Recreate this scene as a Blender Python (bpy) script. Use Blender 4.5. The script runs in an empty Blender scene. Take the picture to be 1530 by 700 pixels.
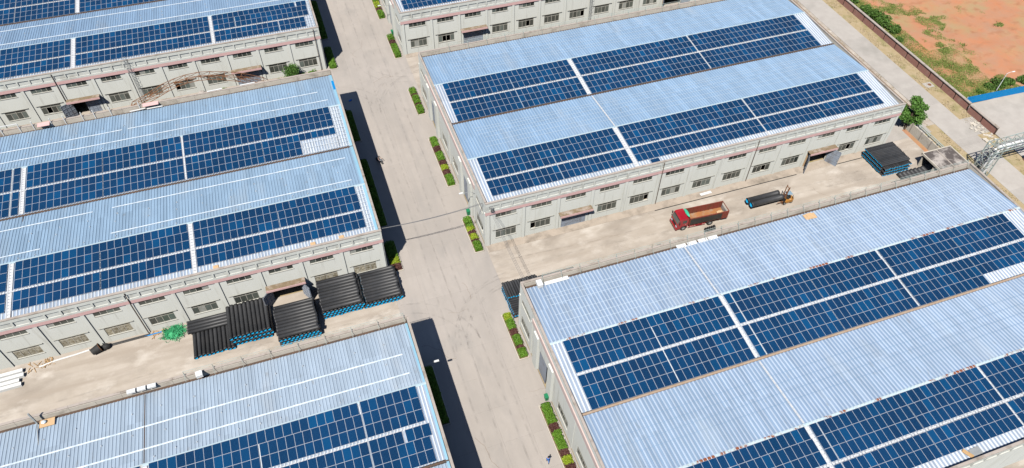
import bpy, bmesh, math, random
from mathutils import Vector, Matrix
random.seed(7)
R = random.random
def U(a, b): return a + (b - a) * R()
S = bpy.context.scene
COL = S.collection

# ---------------------------------------------------------------- camera, sky, sun, exposure
CAM_F, CAM_C = 1094.48, Vector((-22.816, -74.831, 91.450))
def _rot():
    p, r, y = 0.7224, 0.0212, -0.35
    return (Matrix.Rotation(y, 3, 'Z') @ Matrix.Rotation(p, 3, 'X') @ Matrix.Rotation(r, 3, 'Z'))
CAM_R = _rot()
cd = bpy.data.cameras.new('camera'); cam = bpy.data.objects.new('camera', cd); COL.objects.link(cam)
cd.sensor_width = 36; cd.lens = 36 * CAM_F / 1530; cd.clip_start = .5; cd.clip_end = 3000
cam.matrix_world = Matrix.Translation(CAM_C) @ CAM_R.to_4x4()
S.camera = cam
S.cycles.diffuse_bounces = 0
SUN = Vector((-4.2, -5.3, 10.0)).normalized()
el = math.asin(SUN.z); rot = math.atan2(SUN.x, SUN.y)
w = bpy.data.worlds.new('World'); S.world = w; w.use_nodes = True
nt = w.node_tree; bg = nt.nodes['Background']; sky = nt.nodes.new('ShaderNodeTexSky')
sky.sky_type = 'NISHITA'; sky.sun_disc = False; sky.sun_elevation = el; sky.sun_rotation = rot
sky.air_density = 1.0; sky.dust_density = .6; sky.ozone_density = 5
nt.links.new(sky.outputs[0], bg.inputs[0]); bg.inputs[1].default_value = 0.065
ld = bpy.data.lights.new('sun', 'SUN'); ld.energy = 5.0; ld.angle = math.radians(.5); ld.color = (1, .95, .87)
lo = bpy.data.objects.new('sun', ld); COL.objects.link(lo); lo.rotation_mode = 'QUATERNION'
lo.rotation_quaternion = SUN.to_track_quat('Z', 'Y'); lo.location = SUN * 200
S.view_settings.view_transform = 'Standard'; S.view_settings.look = 'None'
S.view_settings.exposure = 0.24; S.view_settings.gamma = 1.0
def pix(p):
    d = CAM_R.transposed() @ (Vector(p) - CAM_C)
    return 765 + CAM_F * d.x / -d.z, 350 - CAM_F * d.y / -d.z
def seen(p, m=25):
    u, v = pix(p); return -m < u < 1530 + m and -m < v < 700 + m

# ---------------------------------------------------------------- materials
MATS = {}
def mat(name, c1, c2=None, sc=1.0, rough=.7, metal=0, bump=0, bsc=None, c3=None, sc3=.15, t3=(.5, .7), rnd=0, spec=.5, detail=6, stretch=None, ramp=(.3, .7), coat=0, c4=None, st4=(1, 1, 1), t4=(.5, .7), c5=None, sc5=.4, t5=(.62, .74)):
    if name in MATS: return MATS[name]
    m = bpy.data.materials.new(name); m.use_nodes = True; n = m.node_tree.nodes; L = m.node_tree.links
    b = n['Principled BSDF']; b.inputs['Roughness'].default_value = rough; b.inputs['Metallic'].default_value = metal
    b.inputs['Specular IOR Level'].default_value = spec
    if coat: b.inputs['Coat Weight'].default_value = coat; b.inputs['Coat Roughness'].default_value = .05
    geo = n.new('ShaderNodeNewGeometry'); pos = geo.outputs['Position']
    if stretch:
        mp = n.new('ShaderNodeVectorMath'); mp.operation = 'MULTIPLY'; mp.inputs[1].default_value = stretch
        L.new(pos, mp.inputs[0]); pos = mp.outputs[0]
    def noise(s, d=detail):
        t = n.new('ShaderNodeTexNoise'); t.inputs['Scale'].default_value = s; t.inputs['Detail'].default_value = d
        t.inputs['Roughness'].default_value = .6; L.new(pos, t.inputs['Vector']); return t.outputs['Fac']
    def mix(f, a, bb):
        x = n.new('ShaderNodeMix'); x.data_type = 'RGBA'; L.new(f, x.inputs[0])
        for s_, i in ((a, 6), (bb, 7)):
            if isinstance(s_, tuple): x.inputs[i].default_value = (*s_, 1)
            else: L.new(s_, x.inputs[i])
        return x.outputs[2]
    def mr(v, a, c):
        x = n.new('ShaderNodeMapRange'); L.new(v, x.inputs[0]); x.inputs[1].default_value = a; x.inputs[2].default_value = c; return x.outputs[0]
    col = c1
    if c2: col = mix(mr(noise(sc), *ramp), c1, c2)
    if c3: col = mix(mr(noise(sc3, 8), *t3), col, c3)
    if c4:
        mp4 = n.new('ShaderNodeVectorMath'); mp4.operation = 'MULTIPLY'; mp4.inputs[1].default_value = st4; L.new(geo.outputs['Position'], mp4.inputs[0])
        t4n = n.new('ShaderNodeTexNoise'); t4n.inputs['Scale'].default_value = 1; t4n.inputs['Detail'].default_value = 5; L.new(mp4.outputs[0], t4n.inputs['Vector'])
        col = mix(mr(t4n.outputs['Fac'], *t4), col, c4)
    if c5: col = mix(mr(noise(sc5, 10), *t5), col, c5)
    if rnd:
        oi = n.new('ShaderNodeObjectInfo'); hs = n.new('ShaderNodeHueSaturation')
        x = n.new('ShaderNodeMapRange'); L.new(oi.outputs['Random'], x.inputs[0]); x.inputs[3].default_value = 1 - rnd; x.inputs[4].default_value = 1 + rnd
        L.new(x.outputs[0], hs.inputs['Value'])
        if isinstance(col, tuple): hs.inputs['Color'].default_value = (*col, 1)
        else: L.new(col, hs.inputs['Color'])
        col = hs.outputs[0]
    if isinstance(col, tuple): b.inputs['Base Color'].default_value = (*col, 1)
    else: L.new(col, b.inputs['Base Color'])
    if bump:
        bp = n.new('ShaderNodeBump'); bp.inputs['Strength'].default_value = bump; bp.inputs['Distance'].default_value = .05
        L.new(noise(bsc or sc * 4), bp.inputs['Height']); L.new(bp.outputs[0], b.inputs['Normal'])
    MATS[name] = m; return m

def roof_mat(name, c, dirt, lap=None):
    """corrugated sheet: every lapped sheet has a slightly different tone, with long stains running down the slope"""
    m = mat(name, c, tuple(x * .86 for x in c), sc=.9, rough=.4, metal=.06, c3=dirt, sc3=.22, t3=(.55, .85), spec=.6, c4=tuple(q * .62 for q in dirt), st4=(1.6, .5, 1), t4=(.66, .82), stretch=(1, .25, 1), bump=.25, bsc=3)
    n = m.node_tree.nodes; L = m.node_tree.links; b = n['Principled BSDF']
    src = b.inputs['Base Color'].links[0].from_socket
    g = n.new('ShaderNodeNewGeometry'); sx = n.new('ShaderNodeSeparateXYZ'); L.new(g.outputs['Position'], sx.inputs[0])
    def math_(op, a, v):
        q = n.new('ShaderNodeMath'); q.operation = op; L.new(a, q.inputs[0]); q.inputs[1].default_value = v; return q.outputs[0]
    f = math_('FLOOR', math_('DIVIDE', sx.outputs[0], .84), 0)
    fy = math_('FLOOR', math_('DIVIDE', sx.outputs[1], 5.3), 0)
    cb = n.new('ShaderNodeCombineXYZ'); L.new(f, cb.inputs[0]); L.new(fy, cb.inputs[1])
    wn = n.new('ShaderNodeTexWhiteNoise'); wn.noise_dimensions = '2D'; L.new(cb.outputs[0], wn.inputs['Vector'])
    x = n.new('ShaderNodeMapRange'); L.new(wn.outputs['Value'], x.inputs[0]); x.inputs[3].default_value = .92; x.inputs[4].default_value = 1.08
    hs = n.new('ShaderNodeHueSaturation'); L.new(src, hs.inputs['Color']); L.new(x.outputs[0], hs.inputs['Value'])
    L.new(hs.outputs[0], b.inputs['Base Color'])
    return m

def panel_mat():
    m = bpy.data.materials.new('solar_cell_glass'); m.use_nodes = True; n = m.node_tree.nodes; L = m.node_tree.links
    b = n['Principled BSDF']; b.inputs['Roughness'].default_value = .22; b.inputs['Specular IOR Level'].default_value = .2
    tc = n.new('ShaderNodeTexCoord'); sx = n.new('ShaderNodeSeparateXYZ'); L.new(tc.outputs['Object'], sx.inputs[0])
    def m_(op, a, v=None, w=None):
        q = n.new('ShaderNodeMath'); q.operation = op
        for i, t in enumerate((a, v, w)):
            if t is None: continue
            if isinstance(t, (int, float)): q.inputs[i].default_value = t
            else: L.new(t, q.inputs[i])
        return q.outputs[0]
    gx = m_('ABSOLUTE', m_('SUBTRACT', m_('FRACT', m_('DIVIDE', m_('SUBTRACT', sx.outputs[0], .045), .15)), .5))
    gy = m_('ABSOLUTE', m_('SUBTRACT', m_('FRACT', m_('DIVIDE', m_('ADD', sx.outputs[1], .045), .1515)), .5))
    line = m_('GREATER_THAN', m_('MAXIMUM', gx, gy), .462)
    oi = n.new('ShaderNodeObjectInfo')
    cr = n.new('ShaderNodeValToRGB'); L.new(oi.outputs['Random'], cr.inputs[0])
    e = cr.color_ramp.elements; e[0].color = (.006, .028, .080, 1); e[1].color = (.003, .060, .165, 1)
    k = cr.color_ramp.elements.new(.8); k.color = (.004, .038, .110, 1)
    no = n.new('ShaderNodeTexNoise'); no.inputs['Scale'].default_value = .12; no.inputs['Detail'].default_value = 2
    g = n.new('ShaderNodeNewGeometry'); L.new(g.outputs['Position'], no.inputs['Vector'])
    hs = n.new('ShaderNodeHueSaturation'); L.new(cr.outputs[0], hs.inputs['Color']); L.new(m_('MULTIPLY_ADD', no.outputs['Fac'], .8, .56), hs.inputs['Value'])
    mx = n.new('ShaderNodeMix'); mx.data_type = 'RGBA'; L.new(line, mx.inputs[0]); L.new(hs.outputs[0], mx.inputs[6]); mx.inputs[7].default_value = (.02, .085, .19, 1)
    L.new(mx.outputs[2], b.inputs['Base Color']); return m

M_PANEL = panel_mat()
M_ALU = mat('aluminium_frame', (.47, .51, .57), rough=.4, metal=.2)
M_WALL = mat('painted_render', (.73, .745, .69), (.765, .775, .725), sc=.8, rough=.85, bump=.1, bsc=20, c3=(.62, .62, .56), sc3=.35, t3=(.6, .85), stretch=(1, 1, .35), c4=(.52, .51, .46), st4=(2.2, 2.2, .16), t4=(.58, .82))
M_FASCIA = mat('stained_fascia_render', (.70, .715, .67), (.63, .64, .59), sc=1.4, rough=.9, c3=(.42, .41, .36), sc3=.9, t3=(.52, .8), stretch=(1, 1, .5))
M_PINK = mat('faded_pink_paint', (.72, .47, .45), (.68, .44, .42), sc=1.5, rough=.85, c3=(.50, .38, .34), sc3=.6, t3=(.55, .8))
M_COPE = mat('weathered_concrete_coping', (.38, .34, .30), (.43, .37, .33), sc=1.2, rough=.95, bump=.3, c3=(.22, .18, .14), sc3=.7, t3=(.52, .75))
M_PARA = mat('parapet_concrete', (.62, .57, .49), (.54, .49, .42), sc=.9, rough=.95, bump=.2, c3=(.30, .26, .21), sc3=.5, t3=(.52, .78))
M_MOSS = mat('mossy_concrete', (.27, .20, .13), (.20, .15, .09), sc=1.5, rough=.95, bump=.3, c3=(.45, .38, .33), sc3=.8)
M_PINK2 = mat('sun_bleached_pink_paint', (.68, .54, .50), (.64, .50, .46), sc=1.2, rough=.85)
M_GUTTER = mat('dark_rusty_gutter', (.07, .06, .055), (.14, .08, .05), sc=1.5, rough=.8)
M_BROWN = mat('brown_stained_gutter', (.36, .25, .17), (.42, .34, .27), sc=.8, rough=.85)
M_GLASS = mat('dark_window_glass', (.06, .07, .064), (.10, .11, .095), sc=.6, rough=.12, spec=.5, rnd=.5)
M_CURT = mat('pane_with_pale_curtain', (.42, .43, .40), (.30, .31, .28), sc=3, rough=.3)
M_GREENG = mat('greenish_glass', (.16, .19, .17), (.11, .13, .12), sc=1.5, rough=.15)
M_HOOD = mat('grimy_concrete_ledge', (.46, .46, .42), (.36, .36, .32), sc=2, rough=.95)
M_DUSTY = mat('dusty_glass_with_stored_goods', (.50, .47, .38), (.20, .17, .11), sc=3.6, rough=.35, ramp=(.36, .62), rnd=.25)
M_WFRAME = mat('window_aluminium', (.55, .54, .49), (.48, .46, .4), sc=2, rough=.5, metal=.2)
M_DOOR = mat('blue_grey_steel_door', (.27, .31, .38), (.32, .36, .42), sc=.8, rough=.55, c3=(.20, .2, .22), sc3=.8)
M_DARK = mat('dark_interior', (.03, .03, .03), rough=.9)
M_WHITE = mat('white_paint', (.78, .79, .79), (.70, .71, .71), sc=1.3, rough=.5)
M_TRAY = mat('galvanised_walkway', (.72, .73, .74), (.62, .63, .65), sc=2, rough=.5, metal=.1)
M_SEAL = mat('white_sealant', (.70, .76, .81), (.46, .56, .67), sc=2.2, rough=.6, ramp=(.4, .68))
M_SEAM = mat('pale_seam_tape', (.55, .66, .78), (.48, .60, .74), sc=1.5, rough=.6)
M_FLASH = mat('pale_blue_flashing', (.24, .47, .63), (.30, .51, .64), sc=.6, rough=.45)
M_RIDGE = mat('pale_ridge_capping', (.40, .53, .60), (.47, .57, .61), sc=1, rough=.55, c3=(.42, .33, .25), sc3=.5, t3=(.6, .72))
M_RUST = mat('rusting_ridge_capping', (.45, .60, .66), (.55, .62, .62), sc=1, rough=.7, c3=(.25, .075, .03), sc3=.55, t3=(.52, .6))
M_CONC = mat('street_concrete', (.425, .385, .35), (.39, .353, .32), sc=.9, rough=.9, bump=.15, bsc=8, c3=(.345, .315, .288), sc3=.13, t3=(.45, .72), rnd=.025, stretch=(1, .45, 1), c4=(.355, .325, .30), st4=(.8, .05, 1), t4=(.5, .8), c5=(.31, .29, .27), sc5=.33, t5=(.56, .8))
M_YARD = mat('dusty_yard_concrete', (.50, .445, .385), (.43, .375, .315), sc=.6, rough=.92, bump=.2, bsc=6, c3=(.33, .285, .24), sc3=.21, t3=(.48, .66), stretch=(.6, 1, 1), c4=(.385, .33, .275), st4=(.05, .9, 1), t4=(.48, .7), c5=(.60, .55, .49), sc5=.27, t5=(.56, .72), ramp=(.35, .65))
M_APRON = mat('stained_wall_apron', (.40, .34, .28), (.47, .40, .33), sc=.9, rough=.95, bump=.2, c3=(.26, .22, .18), sc3=.4)
M_LANE = mat('lane_concrete', (.45, .42, .385), (.39, .36, .33), sc=.5, rough=.9, bump=.15, bsc=8, c3=(.34, .32, .29), sc3=.16, rnd=.07)
M_DRY = mat('dry_grass_soil', (.43, .34, .22), (.36, .28, .15), sc=1.2, rough=1, bump=.6, bsc=6, c3=(.25, .23, .10), sc3=.3, t3=(.5, .7))
M_RED = mat('red_earth', (.50, .20, .095), (.40, .235, .15), sc=.2, rough=1, bump=1.0, bsc=1.2, c3=(.35, .29, .14), sc3=.13, t3=(.47, .78), detail=12, c4=(.36, .16, .08), st4=(.35, .5, 1), t4=(.55, .75))
M_SOIL = mat('bare_brown_soil', (.17, .11, .07), (.24, .16, .1), sc=3, rough=1)
M_BRICK = mat('red_brickwork', (.40, .20, .155), (.34, .165, .13), sc=2, rough=.9, bump=.4, bsc=12, c3=(.42, .26, .21), sc3=.8)
M_BRICKD = mat('dark_gap_brick', (.10, .06, .05), (.14, .08, .06), sc=4, rough=.95)  # gap darkness put into the colour of the recessed piers
M_BLUE = mat('blue_painted_sheet', (.002, .22, .58), (.003, .26, .62), sc=.7, rough=.45)
M_PIPE = mat('black_corrugated_plastic', (.032, .034, .038), (.05, .05, .052), sc=1, rough=.5, rnd=.25)
M_BORE = mat('bright_blue_pipe_lining', (.01, .34, .62), (.01, .28, .56), sc=2, rough=.4)
M_BLACK = mat('black_rubber', (.018, .018, .019), (.03, .03, .03), sc=3, rough=.75)
M_STEEL = mat('galvanised_steel', (.46, .48, .48), (.36, .38, .38), sc=2, rough=.5, metal=.4)
M_WIRE = mat('grey_cable_sheath', (.16, .16, .165), rough=.7)
M_STEEL2 = mat('pale_zinc', (.62, .66, .70), (.5, .55, .6), sc=2, rough=.5)
M_GSTEEL = mat('pale_green_steel', (.33, .41, .385), (.41, .46, .44), sc=1, rough=.5, c3=(.3, .25, .18), sc3=1)
M_RSTEEL = mat('rusted_steel', (.30, .13, .05), (.17, .08, .045), sc=1.5, rough=.9)
M_TRUCK = mat('red_truck_paint', (.36, .009, .02), (.30, .009, .018), sc=1, rough=.3, coat=.5)
M_BED = mat('rust_red_truck_body', (.25, .05, .035), (.19, .05, .032), sc=1.2, rough=.6, c3=(.16, .06, .035), sc3=1.2)
M_FLOOR = mat('rusted_load_floor', (.42, .17, .05), (.33, .15, .07), sc=1, rough=.9, c3=(.35, .26, .18), sc3=.9)
M_DBOARD = mat('black_side_board', (.03, .028, .026), (.05, .045, .04), sc=2, rough=.7)
M_ORANGE = mat('orange_machine_paint', (.46, .21, .04), (.34, .16, .04), sc=2, rough=.4)
M_PLY = mat('pale_plywood', (.62, .42, .24), (.55, .37, .2), sc=2, rough=.8)
M_GNET = mat('green_plastic_netting', (.03, .33, .12), (.06, .45, .2), sc=4, rough=.7)
M_SHED = mat('blackened_roof_slab', (.10, .085, .08), (.42, .38, .35), sc=.55, rough=.95, ramp=(.46, .62), bump=.2)
M_WOOD = mat('cut_timber', (.55, .36, .18), (.45, .28, .13), sc=3, rough=.85)
M_BIN = mat('green_bin_plastic', (.02, .22, .10), rough=.4)
M_SKIN = mat('skin', (.45, .27, .19), rough=.6)
M_CLOTH = mat('blue_cloth', (.03, .16, .52), (.04, .2, .58), sc=8, rough=.9)
M_TROU = mat('dark_trousers', (.03, .04, .08), rough=.9)
M_HAIR = mat('black_hair', (.012, .01, .01), rough=.6)
def leafmat(name, a, b): 
    m = mat(name, a, b, sc=1.6, rough=.6, rnd=.1, spec=.3); return m
M_LEAF = leafmat('broad_green_leaf', (.06, .145, .025), (.095, .20, .035))
M_HEDGE = leafmat('clipped_green_leaf', (.075, .17, .015), (.12, .24, .02))
M_YEL = leafmat('yellow_green_leaf', (.28, .34, .02), (.2, .3, .02))
M_MAR = leafmat('maroon_leaf', (.11, .045, .038), (.08, .035, .028))
M_BUSH = leafmat('wild_bush_leaf', (.055, .12, .018), (.085, .16, .03))
M_GRASS = leafmat('green_grass_blade', (.175, .235, .05), (.25, .29, .085))
M_BARK = mat('bark', (.13, .09, .06), (.08, .06, .04), sc=5, rough=.95)

# ---------------------------------------------------------------- mesh helpers
class MB:
    def __init__(s): s.v = []; s.f = []; s.m = []
    def quad(s, pts, mi=0):
        i = len(s.v); s.v += [tuple(p) for p in pts]; s.f.append(tuple(range(i, i + len(pts)))); s.m.append(mi)
    def hexa(s, p, mi=0):   # 8 points: bottom loop then top loop
        i = len(s.v); s.v += [tuple(q) for q in p]
        for f in ((3, 2, 1, 0), (4, 5, 6, 7), (0, 1, 5, 4), (1, 2, 6, 5), (2, 3, 7, 6), (3, 0, 4, 7)):
            s.f.append(tuple(i + k for k in f)); s.m.append(mi)
    def box(s, x0, x1, y0, y1, z0, z1, mi=0):
        s.hexa([(x0, y0, z0), (x1, y0, z0), (x1, y1, z0), (x0, y1, z0), (x0, y0, z1), (x1, y0, z1), (x1, y1, z1), (x0, y1, z1)], mi)
    def beam(s, a, b, w, h=None, mi=0):
        a = Vector(a); b = Vector(b); h = h or w; d = (b - a).normalized()
        up = Vector((0, 0, 1)) if abs(d.z) < .95 else Vector((0, 1, 0))
        sx = d.cross(up).normalized() * w / 2; sy = sx.cross(d).normalized() * h / 2
        s.hexa([a - sx - sy, a + sx - sy, a + sx + sy, a - sx + sy, b - sx - sy, b + sx - sy, b + sx + sy, b - sx + sy], mi)
    def tube(s, pts, r, seg=8, mi=0, cap=True):
        pts = [Vector(p) for p in pts]; rs = r if isinstance(r, (list, tuple)) else [r] * len(pts); base = len(s.v)
        for k, p in enumerate(pts):
            d = (pts[min(k + 1, len(pts) - 1)] - pts[max(k - 1, 0)]).normalized()
            up = Vector((0, 0, 1)) if abs(d.z) < .95 else Vector((1, 0, 0))
            a = d.cross(up).normalized(); b = a.cross(d).normalized()
            for j in range(seg):
                t = 2 * math.pi * j / seg; s.v.append(tuple(p + (a * math.cos(t) + b * math.sin(t)) * rs[k]))
        for k in range(len(pts) - 1):
            for j in range(seg):
                j2 = (j + 1) % seg; s.f.append((base + k * seg + j, base + k * seg + j2, base + (k + 1) * seg + j2, base + (k + 1) * seg + j)); s.m.append(mi)
        if cap:
            s.f.append(tuple(base + j for j in range(seg))[::-1]); s.m.append(mi)
            s.f.append(tuple(base + (len(pts) - 1) * seg + j for j in range(seg))); s.m.append(mi)
    def mesh(s, name, mats, smooth=False):
        me = bpy.data.meshes.new(name); me.from_pydata(s.v, [], s.f); me.update()
        for m in (mats if isinstance(mats, (list, tuple)) else [mats]): me.materials.append(m)
        me.polygons.foreach_set('material_index', s.m)
        if smooth: me.polygons.foreach_set('use_smooth', [True] * len(s.f))
        bm = bmesh.new(); bm.from_mesh(me); bmesh.ops.recalc_face_normals(bm, faces=bm.faces); bm.to_mesh(me); bm.free()
        return me
def link(name, data, parent=None, loc=(0, 0, 0), rot=(0, 0, 0)):
    o = bpy.data.objects.new(name, data); COL.objects.link(o); o.location = loc; o.rotation_euler = rot
    if parent is not None: o.parent = parent
    return o
def obj(name, mb, mats, parent=None, loc=(0, 0, 0), rot=(0, 0, 0), smooth=False):
    return link(name, mb.mesh(name, mats, smooth), parent, loc, rot)
def tag(o, label=None, cat=None, group=None, kind=None):
    if label: o['label'] = label
    if cat: o['category'] = cat
    if group: o['group'] = group
    if kind: o['kind'] = kind
    return o
def thing(name, label, cat, loc=(0, 0, 0), rz=0, group=None):
    return tag(link(name, None, None, loc, (0, 0, rz)), label, cat, group)
def copy_tree(o, parent=None):
    c = o.copy(); COL.objects.link(c); c.parent = parent
    for ch in o.children: copy_tree(ch, c)
    return c
G = -.25     # ground level

# ---------------------------------------------------------------- ground
def sheet(name, x0, x1, y0, y1, z, m, label=None, n=None):
    mb = MB(); mb.box(x0, x1, y0, y1, z - .06, z); return tag(obj(name, mb, m), label, None, None, 'structure')
gb = MB(); gb.quad([(-900, -900, -.42), (900, -900, -.42), (900, 900, -.42), (-900, 900, -.42)])
tag(obj('ground', gb, M_DRY), 'earth and dry grass surrounding the factory compound', kind='structure')
def slabs(name, xs, ys, z, m, label):
    root = tag(link(name, None), label, None, None, 'structure')
    meshes = {}
    for i in range(len(xs) - 1):
        for j in range(len(ys) - 1):
            a, b = xs[i + 1] - xs[i], ys[j + 1] - ys[j]; k = (round(a, 2), round(b, 2))
            c = ((xs[i] + xs[i + 1]) / 2, (ys[j] + ys[j + 1]) / 2)
            if not seen((*c, z), 120): continue
            if k not in meshes:
                q = MB(); q.box(-a / 2 + .004, a / 2 - .004, -b / 2 + .004, b / 2 - .004, -.12, 0); meshes[k] = q.mesh('concrete_slab', m)
            link('concrete_slab', meshes[k], root, (*c, z + U(-.003, .003)), (0, 0, 0))
    return root
slabs('street', [-16.5, -12.4, -8.3, -4.2, -.12], [-70 + 5.2 * k for k in range(37)], G, M_CONC, 'pale concrete street between the two columns of warehouses')
sheet('yard_pavement', -100, -16.5, -17.2, .2, G, M_YARD, 'dusty yard with black pipe stacks between the left warehouses')
sheet('yard_pavement', -100, -16.5, 41, 57, G, M_YARD, 'narrow yard behind the left warehouse under the rusty arch')
sheet('yard_pavement', -.12, 90, -16.9, .3, G, M_YARD, 'dusty yard where the red truck stands')
sheet('yard_pavement', -.12, 90, 41, 57, G, M_YARD, 'narrow yard in front of the top centre warehouse')
sheet('yard_pavement', 78.6, 86.6, .3, 41, G, M_LANE, 'concrete strip along the east wall of the warehouse')
sheet('yard_pavement', -.12, 100, -90, -57.8, G, M_YARD, 'littered yard in front of the lower right warehouse')
slabs('lane', [92.4, 98.0], [-60 + 6.1 * k for k in range(24)], G, M_LANE, 'concrete lane running along the brick boundary wall')
sheet('verge', 90.2, 92.4, -70, 2, G - .03, M_DRY, 'strip of dry grass beside the lane')
sheet('drain_kerb', 90.2, 92.35, 2, 75, G - .02, M_YARD, 'pale kerb strip with a drain between warehouse and lane')
mb = MB(); mb.box(91.2, 91.55, 4, 70, G - .06, G + .004); tag(obj('drain_slot', mb, M_SOIL), 'dark open drain between warehouse and lane', kind='structure')
sheet('verge', 98.0, 101.3, -70, 75, G - .02, M_DRY, 'dry grass strip at the foot of the brick wall')
sheet('verge', 86.6, 90.2, .3, 75, G - .04, M_LANE, 'pale strip between warehouse and lane')
sheet('lane_crossing', 92.4, 101.2, -3.2, 1.6, G + .004, M_LANE, 'grey concrete patch across the lane')
sheet('yard_pavement', 101.6, 190, -80, 4.8, G, M_LANE, 'grey concrete ground beyond the blue sheet fence')
# wall aprons with drain slots
for nm, x0, x1, y0, y1 in (('apron', .1, 79, -1.55, 0), ('apron', -95, -16.6, 54.9, 56.3), ('apron', .1, 79, 54.9, 56.2)):
    sheet(nm, x0, x1, y0, y1, G + .03, M_APRON, 'stained concrete apron along the warehouse wall')
mb = MB(); mb.box(30, 58.5, -1.72, -1.56, G - .02, G + .008); mb.box(66.5, 73, -1.72, -1.56, G - .02, G + .008)
tag(obj('drain_slot', mb, M_DARK), 'dark drain slot along the apron behind the red truck', kind='structure')
# red earth field, with real relief
mb = MB(); nx, ny = 70, 70
from mathutils import noise as NZ
hts = {}
for i in range(nx + 1):
    for j in range(ny + 1):
        x = 101.5 + i * 1.6; y = 5.2 + j * 1.6; e = min(1, (x - 101.5) / 4, max(0, (y - 5.2) / 3))
        h = (NZ.noise((x * .07, y * .07, 0)) * .55 + NZ.noise((x * .3, y * .3, 3)) * .22 + NZ.noise((x * .8, y * .8, 3)) * .08) * e
        for px, py in ((117.2, 27.6), (117.3, 22), (111.3, 22.1), (123.7, 21.9), (129.4, 25.7), (123.2, 13.6), (117.4, 16), (123.3, 25.7)):
            dd = (x - px) ** 2 + ((y - py) * 1.2) ** 2
            h -= 1.0 * math.exp(-dd / .9)
        mb.v.append((x, y, max(-.41, G - .02 + h + .3 * e)))
for i in range(nx):
    for j in range(ny):
        a = i * (ny + 1) + j; mb.f.append((a, a + ny + 1, a + ny + 2, a + 1)); mb.m.append(0)
tag(obj('earth_field', mb, M_RED, smooth=True), 'bare red earth field with grass patches beyond the brick wall', kind='structure')

# ---------------------------------------------------------------- solar panels
TH = .0803; PR = 1.6174; GAP = .3835; PW = 1.01
mb = MB()
a, b, fr, t = PW - .014, PR - .016, .022, .04
mb.box(0, fr, -b, 0, -t, 0); mb.box(a - fr, a, -b, 0, -t, 0); mb.box(fr, a - fr, -fr, 0, -t, 0); mb.box(fr, a - fr, -b, -b + fr, -t, 0)
mb.quad([(fr, -b + fr, -.006), (a - fr, -b + fr, -.006), (a - fr, -fr, -.006), (fr, -fr, -.006)], 1)
ME_PANEL = mb.mesh('solar_panel', [M_ALU, M_PANEL])
Z1 = 9.922
ARR = 'solar arrays on the warehouse roofs'
def array(y0, label, xs_of_row, nrows):
    """xs_of_row(r) gives the left edges of the panels in row r; y0 is the upper edge of the top row"""
    cells = [(x, r) for r in range(nrows) for x in xs_of_row(r)]
    ok = []
    for x, r in cells:
        s = r * PR + (GAP if r >= 3 else 0)
        if seen((x + .5, y0 - s * math.cos(TH) - .8, Z1 - s * math.sin(TH)), 12): ok.append((x, s))
    if not ok: return
    root = thing('solar_array', label, 'solar array', (ok[0][0], y0, Z1), 0, ARR); root.rotation_euler = (TH, 0, 0)
    for x, s in ok: link('solar_panel', ME_PANEL, root, (x - ok[0][0], -s, 0))
    # mounting rails under the rows, lying on the ribs
    mb = MB()
    for s in sorted({s for _, s in ok}):
        xs = [x for x, q in ok if q == s]
        for e in (.35, PR - .4): mb.box(min(xs) - ok[0][0] - .1, max(xs) - ok[0][0] + PW + .08, -s - e - .03, -s - e + .03, -.105, -.042)
    obj('mounting_rail', mb, M_ALU, root)
def run(x0, n, mid=None, g=.09, frm=1):
    return lambda r: [x0 + k * PW + (g if mid and k >= mid and r >= frm else 0) for k in range(n)]
def both(*fs): return lambda r: sum((f(r) for f in fs), [])

# ---------------------------------------------------------------- warehouse template
L, W, H = 78.8, 41.9, 9.77
BAY = 6.0
def bay_x(i): return .4 + BAY * i
BW = (L - .8) / 13
def bay_x(i): return .4 + BW * i
# windows: prototypes as mesh data
def frame_mesh(w, h, lower):
    mb = MB(); d0, d1 = .05, .11; f = .055
    mb.box(0, w, d0, d1, 0, f); mb.box(0, w, d0, d1, h - f, h); mb.box(0, f, d0, d1, f, h - f); mb.box(w - f, w, d0, d1, f, h - f)
    for k in (1, 2, 3):
        top = h - f if (not lower or k == 2) else h * .70
        x = w * k / 4; mb.box(x - .04, x + .04, d0 + .004, d1 - .004, f, top)
    if lower: mb.box(f, w - f, d0 - .003, d1 + .003, h * .70, h * .70 + .06)
    mb.box(-.08, w + .08, -.07, .045, -.08, -.003)       # sill
    return mb.mesh('window', M_WFRAME)
def pane_mesh(w, h, m):
    mb = MB(); mb.box(0, w, -.008, .008, 0, h); return mb.mesh('pane', m)
WU, HU, WL, HL = 3.5, 1.08, 3.5, 2.05
ME_WU, ME_WL = frame_mesh(WU, HU, False), frame_mesh(WL, HL, True)
PA = {}
def pane(w, h, m):
    k = (round(w, 3), round(h, 3), m.name)
    if k not in PA: PA[k] = pane_mesh(w, h, m)
    return PA[k]
def window(parent, x, y, z, lower, rz=0, m=None, openp=.12):
    o = link('window', ME_WL if lower else ME_WU, parent, (x, y, z), (0, 0, rz)); m = m or M_GLASS
    w, h = (WL, HL * .70 - .06) if lower else (WU, HU - .11)
    for k in range(4):
        if lower and R() < openp: continue           # a sash slid open
        mm = m if (m is M_DUSTY or R() < .74) else (M_CURT if R() < .35 else M_GREENG)
        link('pane', pane(w / 4 - .07, h, mm), o, (w * k / 4 + .035, .085, .055))
    if lower:
        for k in range(2): link('pane', pane(w / 2 - .08, HL * .3 - .12, m), o, (w * k / 2 + .04, .085, HL * .7 + .062))
    return o
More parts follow.
